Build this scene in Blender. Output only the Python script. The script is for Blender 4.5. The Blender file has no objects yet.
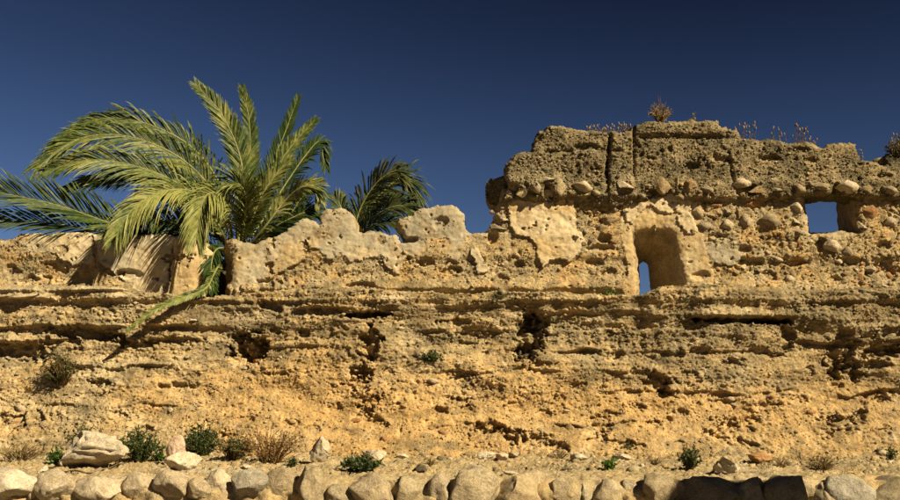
import bpy, math, random
import numpy as np
from mathutils import Vector, Matrix, noise as mnoise

random.seed(7)
RNG = np.random.default_rng(7)
R = math.radians
S = bpy.context.scene
COL = S.collection

# ------------------------------------------------------------------ camera
F = 1086.0                       # focal length in photo pixels (900 wide)
EYE = 1.6
PITCH = math.atan(150 / F)
cam_d = bpy.data.cameras.new('camera')
cam_d.sensor_width = 36.0
cam_d.lens = 36.0 * F / 900.0
cam_d.clip_end = 3000
cam = bpy.data.objects.new('camera', cam_d)
cam.location = (0, 0, EYE)
cam.rotation_euler = (R(90) + PITCH, 0, 0)
COL.objects.link(cam)
S.camera = cam
CP, SP = math.cos(PITCH), math.sin(PITCH)

# ------------------------------------------------------------------ sky, sun, exposure
SUN_AZ, SUN_EL = R(50), R(37)    # to the right of straight-behind-the-camera
sun_dir = Vector((math.sin(SUN_AZ) * math.cos(SUN_EL), -math.cos(SUN_AZ) * math.cos(SUN_EL), math.sin(SUN_EL)))
W = bpy.data.worlds.new('World')
S.world = W
W.use_nodes = True
nt = W.node_tree
nt.nodes.clear()
wo = nt.nodes.new('ShaderNodeOutputWorld')
bg = nt.nodes.new('ShaderNodeBackground')
sk = nt.nodes.new('ShaderNodeTexSky')
sk.sky_type = 'NISHITA'
sk.sun_disc = False
sk.sun_elevation = SUN_EL
sk.sun_rotation = math.atan2(sun_dir.x, sun_dir.y)
sk.altitude = 1200
sk.air_density = 0.9
sk.dust_density = 0.15
sk.ozone_density = 4.0
bg.inputs['Strength'].default_value = 0.06
tc = nt.nodes.new('ShaderNodeTexCoord')
sep = nt.nodes.new('ShaderNodeSeparateXYZ')
nt.links.new(tc.outputs['Generated'], sep.inputs[0])
# polarised sky: darkens with height, and from left to right across the view
mr = nt.nodes.new('ShaderNodeMapRange')
mr.interpolation_type = 'SMOOTHSTEP'
mr.inputs['From Min'].default_value = 0.08
mr.inputs['From Max'].default_value = 0.40
nt.links.new(sep.outputs['Z'], mr.inputs['Value'])
mx = nt.nodes.new('ShaderNodeMapRange')
mx.interpolation_type = 'SMOOTHSTEP'
mx.inputs['From Min'].default_value = -0.55
mx.inputs['From Max'].default_value = 0.25
nt.links.new(sep.outputs['X'], mx.inputs['Value'])
add = nt.nodes.new('ShaderNodeMath'); add.operation = 'MULTIPLY_ADD'
nt.links.new(mx.outputs[0], add.inputs[0]); add.inputs[1].default_value = 0.38
nt.links.new(mr.outputs[0], add.inputs[2])
rampw = nt.nodes.new('ShaderNodeValToRGB')
rampw.color_ramp.elements[0].position = 0.10
rampw.color_ramp.elements[0].color = (0.29, 0.31, 0.38, 1)
rampw.color_ramp.elements[1].position = 1.0
rampw.color_ramp.elements[1].color = (0.070, 0.068, 0.090, 1)
sc_ = nt.nodes.new('ShaderNodeMath'); sc_.operation = 'MULTIPLY'; sc_.inputs[1].default_value = 0.75
nt.links.new(add.outputs[0], sc_.inputs[0]); nt.links.new(sc_.outputs[0], rampw.inputs[0])
mul = nt.nodes.new('ShaderNodeMix'); mul.data_type = 'RGBA'; mul.blend_type = 'MULTIPLY'
mul.inputs['Factor'].default_value = 1.0
nt.links.new(sk.outputs[0], mul.inputs['A'])
nt.links.new(rampw.outputs[0], mul.inputs['B'])
nt.links.new(mul.outputs['Result'], bg.inputs['Color'])
nt.links.new(bg.outputs[0], wo.inputs[0])

sl = bpy.data.lights.new('sun', 'SUN')
sl.energy = 4.9
sl.angle = R(0.5)
sl.color = (1.0, 0.88, 0.65)
so = bpy.data.objects.new('sun', sl)
so.rotation_euler = sun_dir.to_track_quat('Z', 'Y').to_euler()
COL.objects.link(so)

S.view_settings.view_transform = 'Standard'
S.view_settings.look = 'None'
S.view_settings.exposure = 1.10
S.view_settings.gamma = 1.0


# ------------------------------------------------------------------ pixel <-> place
def at(u, v, Y):
    a = (u - 450) / F
    b = (250 - v) / F
    k = Y / (CP - b * SP)
    return (a * k, Y, EYE + k * (SP + b * CP))


def to_uv(x, y, z):
    zz = z - EYE
    d = y * CP + zz * SP
    return 450 + F * x / d, 250 - F * (zz * CP - y * SP) / d


def at_np(u, v, Y):
    a = (np.asarray(u, float) - 450) / F
    b = (250 - np.asarray(v, float)) / F
    k = Y / (CP - b * SP)
    return a * k, EYE + k * (SP + b * CP)


# ------------------------------------------------------------------ numpy noise
def _hash(i, j, seed):
    h = (i.astype(np.int64) * 374761393 + j.astype(np.int64) * 668265263 + seed * 2246822519) & 0xFFFFFFFF
    h = ((h ^ (h >> 13)) * 1274126177) & 0xFFFFFFFF
    h = ((h ^ (h >> 16)) * 2654435761) & 0xFFFFFFFF
    return ((h ^ (h >> 15)) & 0xFFFFFF) / float(0x1000000)


def perlin(x, y, seed=0):
    xi = np.floor(x); yi = np.floor(y)
    xf = x - xi; yf = y - yi
    u = xf * xf * xf * (xf * (xf * 6 - 15) + 10)
    v = yf * yf * yf * (yf * (yf * 6 - 15) + 10)

    def g(di, dj):
        a = _hash(xi + di, yi + dj, seed) * 2 * np.pi
        return np.cos(a) * (xf - di) + np.sin(a) * (yf - dj)
    n0 = g(0, 0) * (1 - u) + g(1, 0) * u
    n1 = g(0, 1) * (1 - u) + g(1, 1) * u
    return (n0 * (1 - v) + n1 * v) * 1.5


def fbm(x, y, oct=4, seed=0, gain=0.5, lac=2.03):
    s = 0; a = 1.0
    for k in range(oct):
        s = s + a * perlin(x, y, seed + k * 17)
        x = x * lac + 3.1; y = y * lac + 7.7
        a *= gain
    return s


def worley(x, y, seed=0):
    xi = np.floor(x); yi = np.floor(y)
    f1 = np.full(x.shape, 9.0); f2 = np.full(x.shape, 9.0); idv = np.zeros(x.shape)
    for di in (-1, 0, 1):
        for dj in (-1, 0, 1):
            px = xi + di + _hash(xi + di, yi + dj, seed)
            py = yi + dj + _hash(xi + di, yi + dj, seed + 101)
            d = np.hypot(px - x, py - y)
            h = _hash(xi + di, yi + dj, seed + 202)
            m = d < f1
            f2 = np.where(m, f1, np.minimum(f2, d))
            idv = np.where(m, h, idv)
            f1 = np.where(m, d, f1)
    return f1, f2, idv


def sstep(a, b, x):
    t = np.clip((x - a) / (b - a), 0, 1)
    return t * t * (3 - 2 * t)


def poly_sdf(px, pz, poly):
    """signed distance, positive inside"""
    poly = np.asarray(poly, float)
    d2 = np.full(px.shape, 1e9)
    inside = np.zeros(px.shape, bool)
    n = len(poly)
    for i in range(n):
        a = poly[i]; b = poly[(i + 1) % n]
        e = b - a
        wx = px - a[0]; wz = pz - a[1]
        t = np.clip((wx * e[0] + wz * e[1]) / max(1e-12, e[0] ** 2 + e[1] ** 2), 0, 1)
        d2 = np.minimum(d2, (wx - e[0] * t) ** 2 + (wz - e[1] * t) ** 2)
        if a[1] != b[1]:
            c = ((a[1] > pz) != (b[1] > pz)) & (px < (b[0] - a[0]) * (pz - a[1]) / (b[1] - a[1]) + a[0])
            inside ^= c
    d = np.sqrt(d2)
    return np.where(inside, d, -d)


# ------------------------------------------------------------------ object helpers
def mesh_np(name, V, Q, mats=None, attrs=None, smooth=True, parent=None, tris=False, link=True):
    V = np.asarray(V, np.float32); Q = np.asarray(Q, np.int32)
    k = Q.shape[1]
    me = bpy.data.meshes.new(name)
    me.vertices.add(len(V)); me.vertices.foreach_set('co', V.ravel())
    me.loops.add(Q.size); me.loops.foreach_set('vertex_index', Q.ravel())
    me.polygons.add(len(Q))
    me.polygons.foreach_set('loop_start', np.arange(0, Q.size, k, dtype=np.int32))
    me.polygons.foreach_set('loop_total', np.full(len(Q), k, np.int32))
    if smooth:
        me.polygons.foreach_set('use_smooth', np.ones(len(Q), bool))
    for key, val in (attrs or {}).items():
        val = np.asarray(val, np.float32)
        if val.ndim == 1:
            a = me.attributes.new(key, 'FLOAT', 'POINT'); a.data.foreach_set('value', val)
        else:
            a = me.color_attributes.new(key, 'FLOAT_COLOR', 'POINT')
            rgba = np.ones((len(V), 4), np.float32); rgba[:, :3] = val
            a.data.foreach_set('color', rgba.ravel())
    me.update(calc_edges=True)
    me.validate()
    if mats is not None:
        me.materials.append(mats)
    if not link:
        return me
    o = bpy.data.objects.new(name, me)
    COL.objects.link(o)
    if parent is not None:
        o.parent = parent
        o.matrix_parent_inverse = Matrix.Translation(parent.location).inverted()
    return o


def tag(o, label=None, cat=None, group=None, kind=None):
    if label: o['label'] = label
    if cat: o['category'] = cat
    if group: o['group'] = group
    if kind: o['kind'] = kind
    return o


def empty(name, loc, label, cat, group=None):
    o = bpy.data.objects.new(name, None)
    o.empty_display_size = 0.2
    o.location = loc
    COL.objects.link(o)
    return tag(o, label, cat, group)


def add_obj(name, me, parent=None, loc=(0, 0, 0), rot=(0, 0, 0), scale=(1, 1, 1)):
    o = bpy.data.objects.new(name, me)
    COL.objects.link(o)
    o.location = loc; o.rotation_euler = rot; o.scale = scale
    if parent is not None:
        o.parent = parent
        o.matrix_parent_inverse = Matrix.Translation(parent.location).inverted()
    return o


# ------------------------------------------------------------------ materials
def new_mat(name):
    m = bpy.data.materials.new(name)
    m.use_nodes = True
    nt = m.node_tree
    b = nt.nodes['Principled BSDF']
    b.inputs['Roughness'].default_value = 0.95
    b.inputs['Specular IOR Level'].default_value = 0.15
    return m, nt, b


def N(nt, t, **kw):
    n = nt.nodes.new(t)
    for k, v in kw.items():
        setattr(n, k, v)
    return n


def noise_tex(nt, vec, scale, detail=6, rough=0.6, dist=0.0):
    n = N(nt, 'ShaderNodeTexNoise')
    n.inputs['Scale'].default_value = scale
    n.inputs['Detail'].default_value = detail
    n.inputs['Roughness'].default_value = rough
    n.inputs['Distortion'].default_value = dist
    nt.links.new(vec, n.inputs['Vector'])
    return n.outputs['Fac']


def ramp(nt, fac, stops, interp='LINEAR'):
    r = N(nt, 'ShaderNodeValToRGB')
    r.color_ramp.interpolation = interp
    while len(r.color_ramp.elements) < len(stops):
        r.color_ramp.elements.new(0.5)
    for e, (p, c) in zip(r.color_ramp.elements, stops):
        e.position = p
        e.color = (*c, 1) if len(c) == 3 else c
    nt.links.new(fac, r.inputs[0])
    return r.outputs[0]


def mixc(nt, fac, a, b, mode='MIX'):
    m = N(nt, 'ShaderNodeMix', data_type='RGBA', blend_type=mode)
    for key, val in (('Factor', fac), ('A', a), ('B', b)):
        if isinstance(val, (int, float)):
            m.inputs[key].default_value = val
        elif isinstance(val, tuple):
            m.inputs[key].default_value = (*val, 1)
        else:
            nt.links.new(val, m.inputs[key])
    return m.outputs['Result']


def bump(nt, bsdf, layers):
    prev = None
    for h, dist, strength in layers:
        b = N(nt, 'ShaderNodeBump')
        b.inputs['Distance'].default_value = dist
        b.inputs['Strength'].default_value = strength
        nt.links.new(h, b.inputs['Height'])
        if prev is not None:
            nt.links.new(prev, b.inputs['Normal'])
        prev = b.outputs[0]
    nt.links.new(prev, bsdf.inputs['Normal'])


def g3(v):
    return (v, v, v)


# earth: albedo carried by the 'tint' attribute, grain and grit by noise
def earth_mat(name, grit=1.0, contrast=1.0, bdist=0.012):
    m, nt, b = new_mat(name)
    tcn = N(nt, 'ShaderNodeTexCoord').outputs['Object']
    at_ = N(nt, 'ShaderNodeVertexColor'); at_.layer_name = 'tint'
    n1 = noise_tex(nt, tcn, 9, 8, 0.7)
    n2 = noise_tex(nt, tcn, 48, 5, 0.75)
    n3 = noise_tex(nt, tcn, 2.2, 6, 0.65, 0.4)
    c1 = ramp(nt, n1, [(0.30, g3(1 - 0.34 * contrast)), (0.70, g3(1 + 0.25 * contrast))])
    c2 = ramp(nt, n2, [(0.32, g3(1 - 0.42 * contrast)), (0.50, g3(0.98)), (0.72, g3(1 + 0.40 * contrast))])
    c3 = ramp(nt, n3, [(0.35, (0.94, 0.90, 0.84)), (0.65, (1.05, 1.06, 1.10))])
    c = mixc(nt, 1.0, at_.outputs['Color'], c1, 'MULTIPLY')
    c = mixc(nt, 1.0, c, c2, 'MULTIPLY')
    c = mixc(nt, 1.0, c, c3, 'MULTIPLY')
    # pale lime / stone grains
    vor = N(nt, 'ShaderNodeTexVoronoi'); vor.inputs['Scale'].default_value = 34
    nt.links.new(tcn, vor.inputs['Vector'])
    sepc = N(nt, 'ShaderNodeSeparateColor'); nt.links.new(vor.outputs['Color'], sepc.inputs[0])
    pick = ramp(nt, sepc.outputs[0], [(0.80, g3(0)), (0.84, g3(1))])
    near = ramp(nt, vor.outputs['Distance'], [(0.25, g3(1)), (0.42, g3(0))])
    fac = mixc(nt, 1.0, pick, near, 'MULTIPLY')
    fac = mixc(nt, 1.0, fac, g3(0.45 * grit), 'MULTIPLY')
    c = mixc(nt, fac, c, (0.42, 0.34, 0.21))
    nt.links.new(c, b.inputs['Base Color'])
    bump(nt, b, [(n1, bdist * 2, 0.7), (n2, bdist, 0.9 * grit), (near, 0.006, 0.35 * grit)])
    return m


M = {}
M['earth'] = earth_mat('rammed_earth', 1.0, 1.0)
M['crown'] = earth_mat('lichened_rammed_earth', 1.0, 1.15, 0.015)
M['soil'] = earth_mat('dry_soil', 1.0, 0.9, 0.010)


def plaster_mat():
    m, nt, b = new_mat('old_lime_plaster')
    tcn = N(nt, 'ShaderNodeTexCoord').outputs['Object']
    at_ = N(nt, 'ShaderNodeVertexColor'); at_.layer_name = 'tint'
    n1 = noise_tex(nt, tcn, 3.5, 8, 0.7, 0.5)
    n2 = noise_tex(nt, tcn, 26, 6, 0.7)
    n3 = noise_tex(nt, tcn, 90, 3, 0.7)
    c1 = ramp(nt, n1, [(0.28, (0.55, 0.45, 0.34)), (0.45, (0.92, 0.87, 0.80)), (0.70, (1.16, 1.15, 1.14))])
    c2 = ramp(nt, n2, [(0.30, (0.52, 0.46, 0.38)), (0.42, g3(0.95)), (0.70, g3(1.10))])
    c = mixc(nt, 1.0, at_.outputs['Color'], c1, 'MULTIPLY')
    c = mixc(nt, 1.0, c, c2, 'MULTIPLY')
    # dark pock marks
    vor = N(nt, 'ShaderNodeTexVoronoi'); vor.inputs['Scale'].default_value = 11
    nt.links.new(tcn, vor.inputs['Vector'])
    sepc = N(nt, 'ShaderNodeSeparateColor'); nt.links.new(vor.outputs['Color'], sepc.inputs[0])
    pick = ramp(nt, sepc.outputs[1], [(0.86, g3(0)), (0.90, g3(1))])
    near = ramp(nt, vor.outputs['Distance'], [(0.06, g3(1)), (0.16, g3(0))])
    pock = mixc(nt, 1.0, pick, near, 'MULTIPLY')
    c = mixc(nt, pock, c, (0.11, 0.075, 0.04))
    nt.links.new(c, b.inputs['Base Color'])
    inv = ramp(nt, pock, [(0, g3(1)), (1, g3(0))])
    bump(nt, b, [(n1, 0.014, 0.5), (n2, 0.006, 0.6), (n3, 0.003, 0.5), (inv, 0.02, 0.8)])
    return m


M['plaster'] = plaster_mat()


def stone_mat(name, cols, spread=0.5, lichen=(0.16, 0.13, 0.07), lich=0.5, dusty=0.5):
    cols = [tuple(x * 0.66 for x in c) for c in cols]; lichen = tuple(x * 0.66 for x in lichen)
    m, nt, b = new_mat(name)
    b.inputs['Roughness'].default_value = 0.85
    tcn = N(nt, 'ShaderNodeTexCoord').outputs['Object']
    geo = N(nt, 'ShaderNodeNewGeometry')
    oi = N(nt, 'ShaderNodeObjectInfo')
    pos = geo.outputs['Position']
    n1 = noise_tex(nt, pos, 7, 8, 0.7, 0.3)
    n2 = noise_tex(nt, pos, 55, 5, 0.75)
    n3 = noise_tex(nt, pos, 16, 6, 0.7)
    base = ramp(nt, oi.outputs['Random'], [(i / max(1, len(cols) - 1), c) for i, c in enumerate(cols)])
    c1 = ramp(nt, n1, [(0.3, (0.66, 0.60, 0.50)), (0.7, g3(1.28))])
    c2 = ramp(nt, n2, [(0.3, g3(0.50)), (0.7, g3(1.30))])
    c = mixc(nt, 1.0, base, c1, 'MULTIPLY')
    c = mixc(nt, 1.0, c, c2, 'MULTIPLY')
    lf = ramp(nt, n3, [(0.52, g3(0)), (0.66, g3(lich))])
    c = mixc(nt, lf, c, lichen)
    nt.links.new(c, b.inputs['Base Color'])
    n5 = noise_tex(nt, pos, 3.5, 8, 0.75, 0.6)
    dust = ramp(nt, n5, [(0.50, g3(0)), (0.62, g3(dusty))])
    c = mixc(nt, dust, c, (0.36, 0.26, 0.12))
    nt.links.new(c, b.inputs['Base Color'])
    bump(nt, b, [(n5, 0.04, 0.5), (n1, 0.04, 0.8), (n3, 0.020, 0.8), (n2, 0.008, 0.9)])
    return m


M['cobble'] = stone_mat('river_cobble', [(0.38, 0.28, 0.14), (0.52, 0.37, 0.18), (0.42, 0.29, 0.14), (0.52, 0.40, 0.22), (0.36, 0.23, 0.10)])
M['pale_stone'] = stone_mat('buff_limestone', [(0.60, 0.47, 0.29), (0.72, 0.58, 0.38)], lich=0.45, lichen=(0.30, 0.22, 0.11), dusty=0.3)
M['pale_rock'] = stone_mat('pale_limestone', [(0.76, 0.64, 0.44), (0.84, 0.71, 0.50)], lich=0.4, lichen=(0.46, 0.34, 0.18), dusty=0.3)
M['kerb'] = stone_mat('kerb_boulder', [(0.56, 0.46, 0.30), (0.70, 0.54, 0.30), (0.38, 0.31, 0.19), (0.62, 0.46, 0.25), (0.50, 0.44, 0.32)], lich=0.75, lichen=(0.24, 0.18, 0.085))
M['kerb_grey'] = stone_mat('grey_kerb_boulder', [(0.46, 0.41, 0.31), (0.52, 0.46, 0.34)], lich=0.4, lichen=(0.26, 0.20, 0.10), dusty=0.3)
M['orange_stone'] = stone_mat('orange_sandstone', [(0.58, 0.32, 0.13), (0.52, 0.26, 0.10)], lich=0.25)
M['pink_stone'] = stone_mat('pink_sandstone', [(0.80, 0.54, 0.36), (0.82, 0.60, 0.42)], lich=0.15, dusty=0.2)
M['dark_stone'] = stone_mat('dark_lichened_stone', [(0.15, 0.12, 0.075), (0.19, 0.15, 0.09)], lich=0.5)
M['grey_stone'] = stone_mat('grey_stone', [(0.36, 0.28, 0.165), (0.42, 0.34, 0.21)], lich=0.4)
M['brick'] = stone_mat('red_brick', [(0.48, 0.17, 0.08), (0.52, 0.22, 0.10)], lich=0.2)


def leaf_mat(name, c0, c1, c2, trans=0.25, scale=3.0, rough=0.55, tintattr=False):
    c0, c1, c2 = [tuple(x * 0.68 for x in c) for c in (c0, c1, c2)]
    m, nt, b = new_mat(name)
    b.inputs['Roughness'].default_value = rough
    b.inputs['Specular IOR Level'].default_value = 0.12
    geo = N(nt, 'ShaderNodeNewGeometry')
    n1 = noise_tex(nt, geo.outputs['Position'], scale, 3, 0.6)
    n2 = noise_tex(nt, geo.outputs['Position'], scale * 9, 3, 0.6)
    ad = N(nt, 'ShaderNodeMath', operation='ADD'); nt.links.new(n1, ad.inputs[0]); nt.links.new(n2, ad.inputs[1])
    if tintattr:
        a2 = N(nt, 'ShaderNodeAttribute'); a2.attribute_name = 'age_shade'  # leaf age, plus shade put into the colour of darker fronds
        ad2 = N(nt, 'ShaderNodeMath', operation='ADD')
        nt.links.new(ad.outputs[0], ad2.inputs[0]); nt.links.new(a2.outputs['Fac'], ad2.inputs[1])
        ad = ad2
    hf = N(nt, 'ShaderNodeMath', operation='MULTIPLY'); nt.links.new(ad.outputs[0], hf.inputs[0]); hf.inputs[1].default_value = 0.5
    c = ramp(nt, hf.outputs[0], [(0.36, c0), (0.5, c1), (0.66, c2)])
    nt.links.new(c, b.inputs['Base Color'])
    if trans > 0:
        tr = N(nt, 'ShaderNodeBsdfTranslucent')
        nt.links.new(c, tr.inputs['Color'])
        ms = N(nt, 'ShaderNodeMixShader'); ms.inputs[0].default_value = trans
        nt.links.new(b.outputs[0], ms.inputs[1]); nt.links.new(tr.outputs[0], ms.inputs[2])
        nt.links.new(ms.outputs[0], nt.nodes['Material Output'].inputs[0])
    return m


M['palm'] = leaf_mat('palm_leaflets', (0.035, 0.060, 0.012), (0.100, 0.128, 0.030), (0.31, 0.295, 0.080), 0.12, 2.0, 0.45, True)
M['palm_dark'] = leaf_mat('far_palm_leaflets', (0.035, 0.055, 0.015), (0.075, 0.095, 0.028), (0.20, 0.19, 0.055), 0.12, 2.0, 0.5, True)
M['rachis'] = leaf_mat('palm_rachis', (0.16, 0.17, 0.05), (0.26, 0.24, 0.08), (0.36, 0.29, 0.10), 0.0, 4.0)
M['green'] = leaf_mat('green_leaf', (0.032, 0.052, 0.014), (0.065, 0.090, 0.026), (0.15, 0.15, 0.05), 0.2, 6)
M['olive'] = leaf_mat('dusty_olive_leaf', (0.055, 0.065, 0.020), (0.09, 0.10, 0.03), (0.19, 0.17, 0.05), 0.2, 6)
M['bright'] = leaf_mat('bright_green_leaf', (0.05, 0.11, 0.015), (0.09, 0.17, 0.025), (0.15, 0.22, 0.04), 0.25, 6)
M['straw'] = leaf_mat('dry_straw', (0.20, 0.13, 0.05), (0.32, 0.22, 0.09), (0.46, 0.34, 0.15), 0.15, 8)
M['rust'] = leaf_mat('dry_brown_stems', (0.13, 0.065, 0.022), (0.22, 0.12, 0.04), (0.34, 0.21, 0.08), 0.1, 8)
M['bark'] = leaf_mat('palm_bark', (0.06, 0.04, 0.02), (0.12, 0.085, 0.045), (0.20, 0.15, 0.08), 0.0, 8, 0.9)
M['wood'] = leaf_mat('dry_wood', (0.14, 0.09, 0.045), (0.24, 0.16, 0.08), (0.34, 0.25, 0.14), 0.0, 8, 0.9)

# albedo palette (linear) used by the tint attribute
C_OCHRE = np.array((0.350, 0.252, 0.116))
C_ORANGE = np.array((0.370, 0.234, 0.088))
C_TAN = np.array((0.310, 0.238, 0.125))
C_CRUST = np.array((0.150, 0.115, 0.058))
C_PALE = np.array((0.430, 0.345, 0.205))
C_GREYP = np.array((0.330, 0.285, 0.190))
C_MOSS_SHADE = np.array((0.080, 0.068, 0.030))  # moss on the crown; also shade put into its left end lump


def lerp3(a, b, t):
    t = np.clip(t, 0, 1)[..., None]
    return a * (1 - t) + b * t


# ================================================================== GROUND
def grid_quads(nx, nz):
    i = np.arange(nx - 1)[:, None]; j = np.arange(nz - 1)[None, :]
    a = i * nz + j
    return np.stack([a, a + nz, a + nz + 1, a + 1], -1).reshape(-1, 4)


gx = np.concatenate([[-900, -300, -80, -30], np.linspace(-14, 14, 90), [30, 80, 300, 900]])
gy = np.concatenate([[-900, -200, -40, -12], np.linspace(-6, 30, 90), [45, 90, 300, 1500]])
GX, GY = np.meshgrid(gx, gy, indexing='ij')
GZ = 0.05 * fbm(GX * 0.4, GY * 0.4, 4, 5) * (np.abs(GX) < 20)
tint = lerp3(C_TAN, C_OCHRE, 0.5 + 0.6 * fbm(GX * .5, GY * .5, 3, 8)) * 0.45
g = mesh_np('ground', np.stack([GX, GY, GZ], -1).reshape(-1, 3), grid_quads(len(gx), len(gy)), M['soil'], {'tint': tint.reshape(-1, 3)})
tag(g, kind='structure')

# terrace of dirt between kerb and wall
TX = np.linspace(-8.6, 8.6, 1150)
TY = np.concatenate([np.linspace(9.98, 11.0, 60), np.linspace(11.02, 13.1, 90)])


def terrace_z(x, y):
    t = (y - 10.0) / 2.6
    z = 0.890 + 0.075 * np.clip(t, 0, 1.2)
    z = z + 0.045 * fbm(x * 0.9, y * 1.3, 3, 21) * np.clip(t * 4, 0.15, 1)
    z = z + 0.020 * fbm(x * 4, y * 5, 4, 22)
    z = z + 0.17 * sstep(12.25, 13.1, y + 0.22 * fbm(x * 1.1, y * 0, 3, 23))
    z = z - 0.22 * sstep(0.16, 0.0, y - 9.98 + 0.05 * fbm(x * 5, y * 0, 2, 24))
    return z


XX, YY = np.meshgrid(TX, TY, indexing='ij')
ZZ = terrace_z(XX, YY)
f1, f2, idv = worley(XX * 16, YY * 16, 31)
ZZ = ZZ + np.where(idv > 0.55, 0.022 * np.sqrt(np.clip(0.16 - f1 ** 2, 0, 1)) * 2, 0)
f1, f2, idv = worley(XX * 34, YY * 34, 33)
ZZ = ZZ + 0.010 * np.sqrt(np.clip(0.16 - f1 ** 2, 0, 1)) * 2
tt = lerp3(C_TAN, C_OCHRE, 0.45 + 0.7 * fbm(XX * 1.2, YY * 1.2, 4, 35))
tt = lerp3(tt, C_PALE * 0.85, 0.9 * sstep(0.15, 0.5, fbm(XX * 0.7, YY * 1.5, 3, 36)) * (XX < -1.5))
tt = lerp3(tt, C_CRUST * 1.2, 0.8 * sstep(0.0, 0.5, fbm(XX * 2.2, YY * 3.2, 4, 37)) * sstep(0.5, 2.5, XX))
ter = mesh_np('dirt_terrace', np.stack([XX, YY, ZZ], -1).reshape(-1, 3), grid_quads(len(TX), len(TY)), M['soil'], {'tint': tt.reshape(-1, 3)})
tag(ter, kind='structure')

# ================================================================== THE RUINED WALL
wall = empty('ruined_wall', (0, 13.4, 0), 'long ruined rammed earth wall with plaster remains, an arrow slit and a small window', 'ruined wall')

YL, YU, YC = 13.0, 13.55, 13.47     # faces of the base, the parapet and the crown block


def base_profile(z):
    """y of the lower wall's face by height (batter + talus foot)"""
    y = 12.98 - 0.02 * (z - 2.0)
    y = y - 0.60 * sstep(1.75, 0.80, z) ** 1.2
    y = y - 0.10 * sstep(2.3, 1.6, z)
    return y


HB = 0.0112
bx = np.arange(-8.3, 8.3, HB)
_bt = at_np(0, 293, YL)[1]
# skyline of the lower wall (v of its lip along u)
lip_u = [-150, 0, 60, 120, 150, 200, 232, 260, 300, 340, 400, 450, 480, 530, 560, 600, 640, 665, 700, 740, 770, 800, 850, 900, 1060]
lip_v = [286, 287, 286, 288, 294, 298, 298, 291, 290, 289, 292, 295, 293, 292, 293, 297, 296, 289, 285, 287, 288, 291, 290, 288, 288]
ub_ = 450 + F * bx / (YL * CP + 1.2 * SP)
vlip = np.interp(ub_, lip_u, lip_v) + 2.2 * fbm(bx * 2.5, bx * 0, 4, 41)
ztop = at_np(ub_, vlip, YL)[1]
NZ = 205
tz = np.linspace(0, 1, NZ)
BX = np.repeat(bx[:, None], NZ, 1)
BZ = 0.78 + (ztop[:, None] - 0.78) * tz[None, :]
BY = base_profile(BZ)
BU, BV = to_uv(BX, BY, BZ)

D = np.zeros_like(BX)       # depth of relief, positive = into the wall
# large undulation
D += 0.10 * fbm(BX * 0.55, BZ * 1.0, 3, 51)
D += 0.045 * fbm(BX * 1.8 + 5, BZ * 3.0, 3, 52)
strat = fbm(BX * 0.9, BZ * 9.0, 3, 53)
D += 0.018 * strat * sstep(1.5, 2.1, BZ)
bandl = 322 + 5 * fbm(BX * 0.9, BX * 0, 3, 151)
D += 0.045 * (0.6 + 0.9 * fbm(BX * 1.3, BX * 0, 3, 152)) * sstep(bandl - 3, bandl + 7, BV) * sstep(bandl + 60, bandl + 20, BV)
D -= 0.05 * sstep(304, 299, BV) * sstep(287, 291, BV)


def ledge(u0, u1, v, amt, h, seed, wob=3.0, ramp_px=18):
    """a lip: sticks out above the line v, gone just below it"""
    global D
    line = v + wob * fbm(BX * 1.6, BX * 0 + seed, 4, seed)
    up = line - BV
    m = sstep(u0 - ramp_px, u0 + ramp_px, BU) * (1 - sstep(u1 - ramp_px, u1 + ramp_px, BU))
    am = amt * np.clip(0.62 + 1.25 * fbm(BX * 1.7, BX * 0, 4, seed + 3), 0.0, 1.5)
    D -= m * am * np.where(up > 0, np.exp(-np.clip(up, 0, 500) / h) * sstep(0, 1.6, up), 0)
    D += m * am * 0.7 * np.where(up <= 0, np.exp(np.clip(up, -500, 0) / (h * 0.6)), 0) * sstep(0, -1.2, up)


ledge(-60, 122, 291.5, 0.07, 3.0, 61, 1.2)
ledge(-60, 130, 299.5, 0.06, 4.0, 62, 1.5)
ledge(-60, 215, 326, 0.10, 9, 63, 2.5)
ledge(-60, 60, 342, 0.07, 8, 64, 3)
ledge(118, 215, 340, 0.05, 7, 65, 3)
ledge(60, 195, 366, 0.05, 6, 66, 4)
ledge(235, 390, 309, 0.07, 9, 67, 3)
ledge(270, 352, 347, 0.045, 8, 68, 2.5)
ledge(385, 520, 306, 0.05, 8, 69, 3)
ledge(400, 510, 330, 0.045, 7, 70, 3.5)
ledge(545, 640, 312, 0.055, 8, 71, 2.5)
ledge(640, 792, 317, 0.10, 14, 72, 1.2)
ledge(795, 960, 303, 0.05, 6, 73, 2)
ledge(550, 790, 352, 0.05, 9, 74, 4)
ledge(800, 960, 342, 0.07, 9, 75, 4)
ledge(420, 640, 371, 0.05, 8, 76, 5)
ledge(600, 960, 392, 0.05, 8, 77, 5)
ledge(-60, 240, 405, 0.04, 8, 78, 5)
ledge(440, 640, 424, 0.05, 7, 79, 5)


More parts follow.
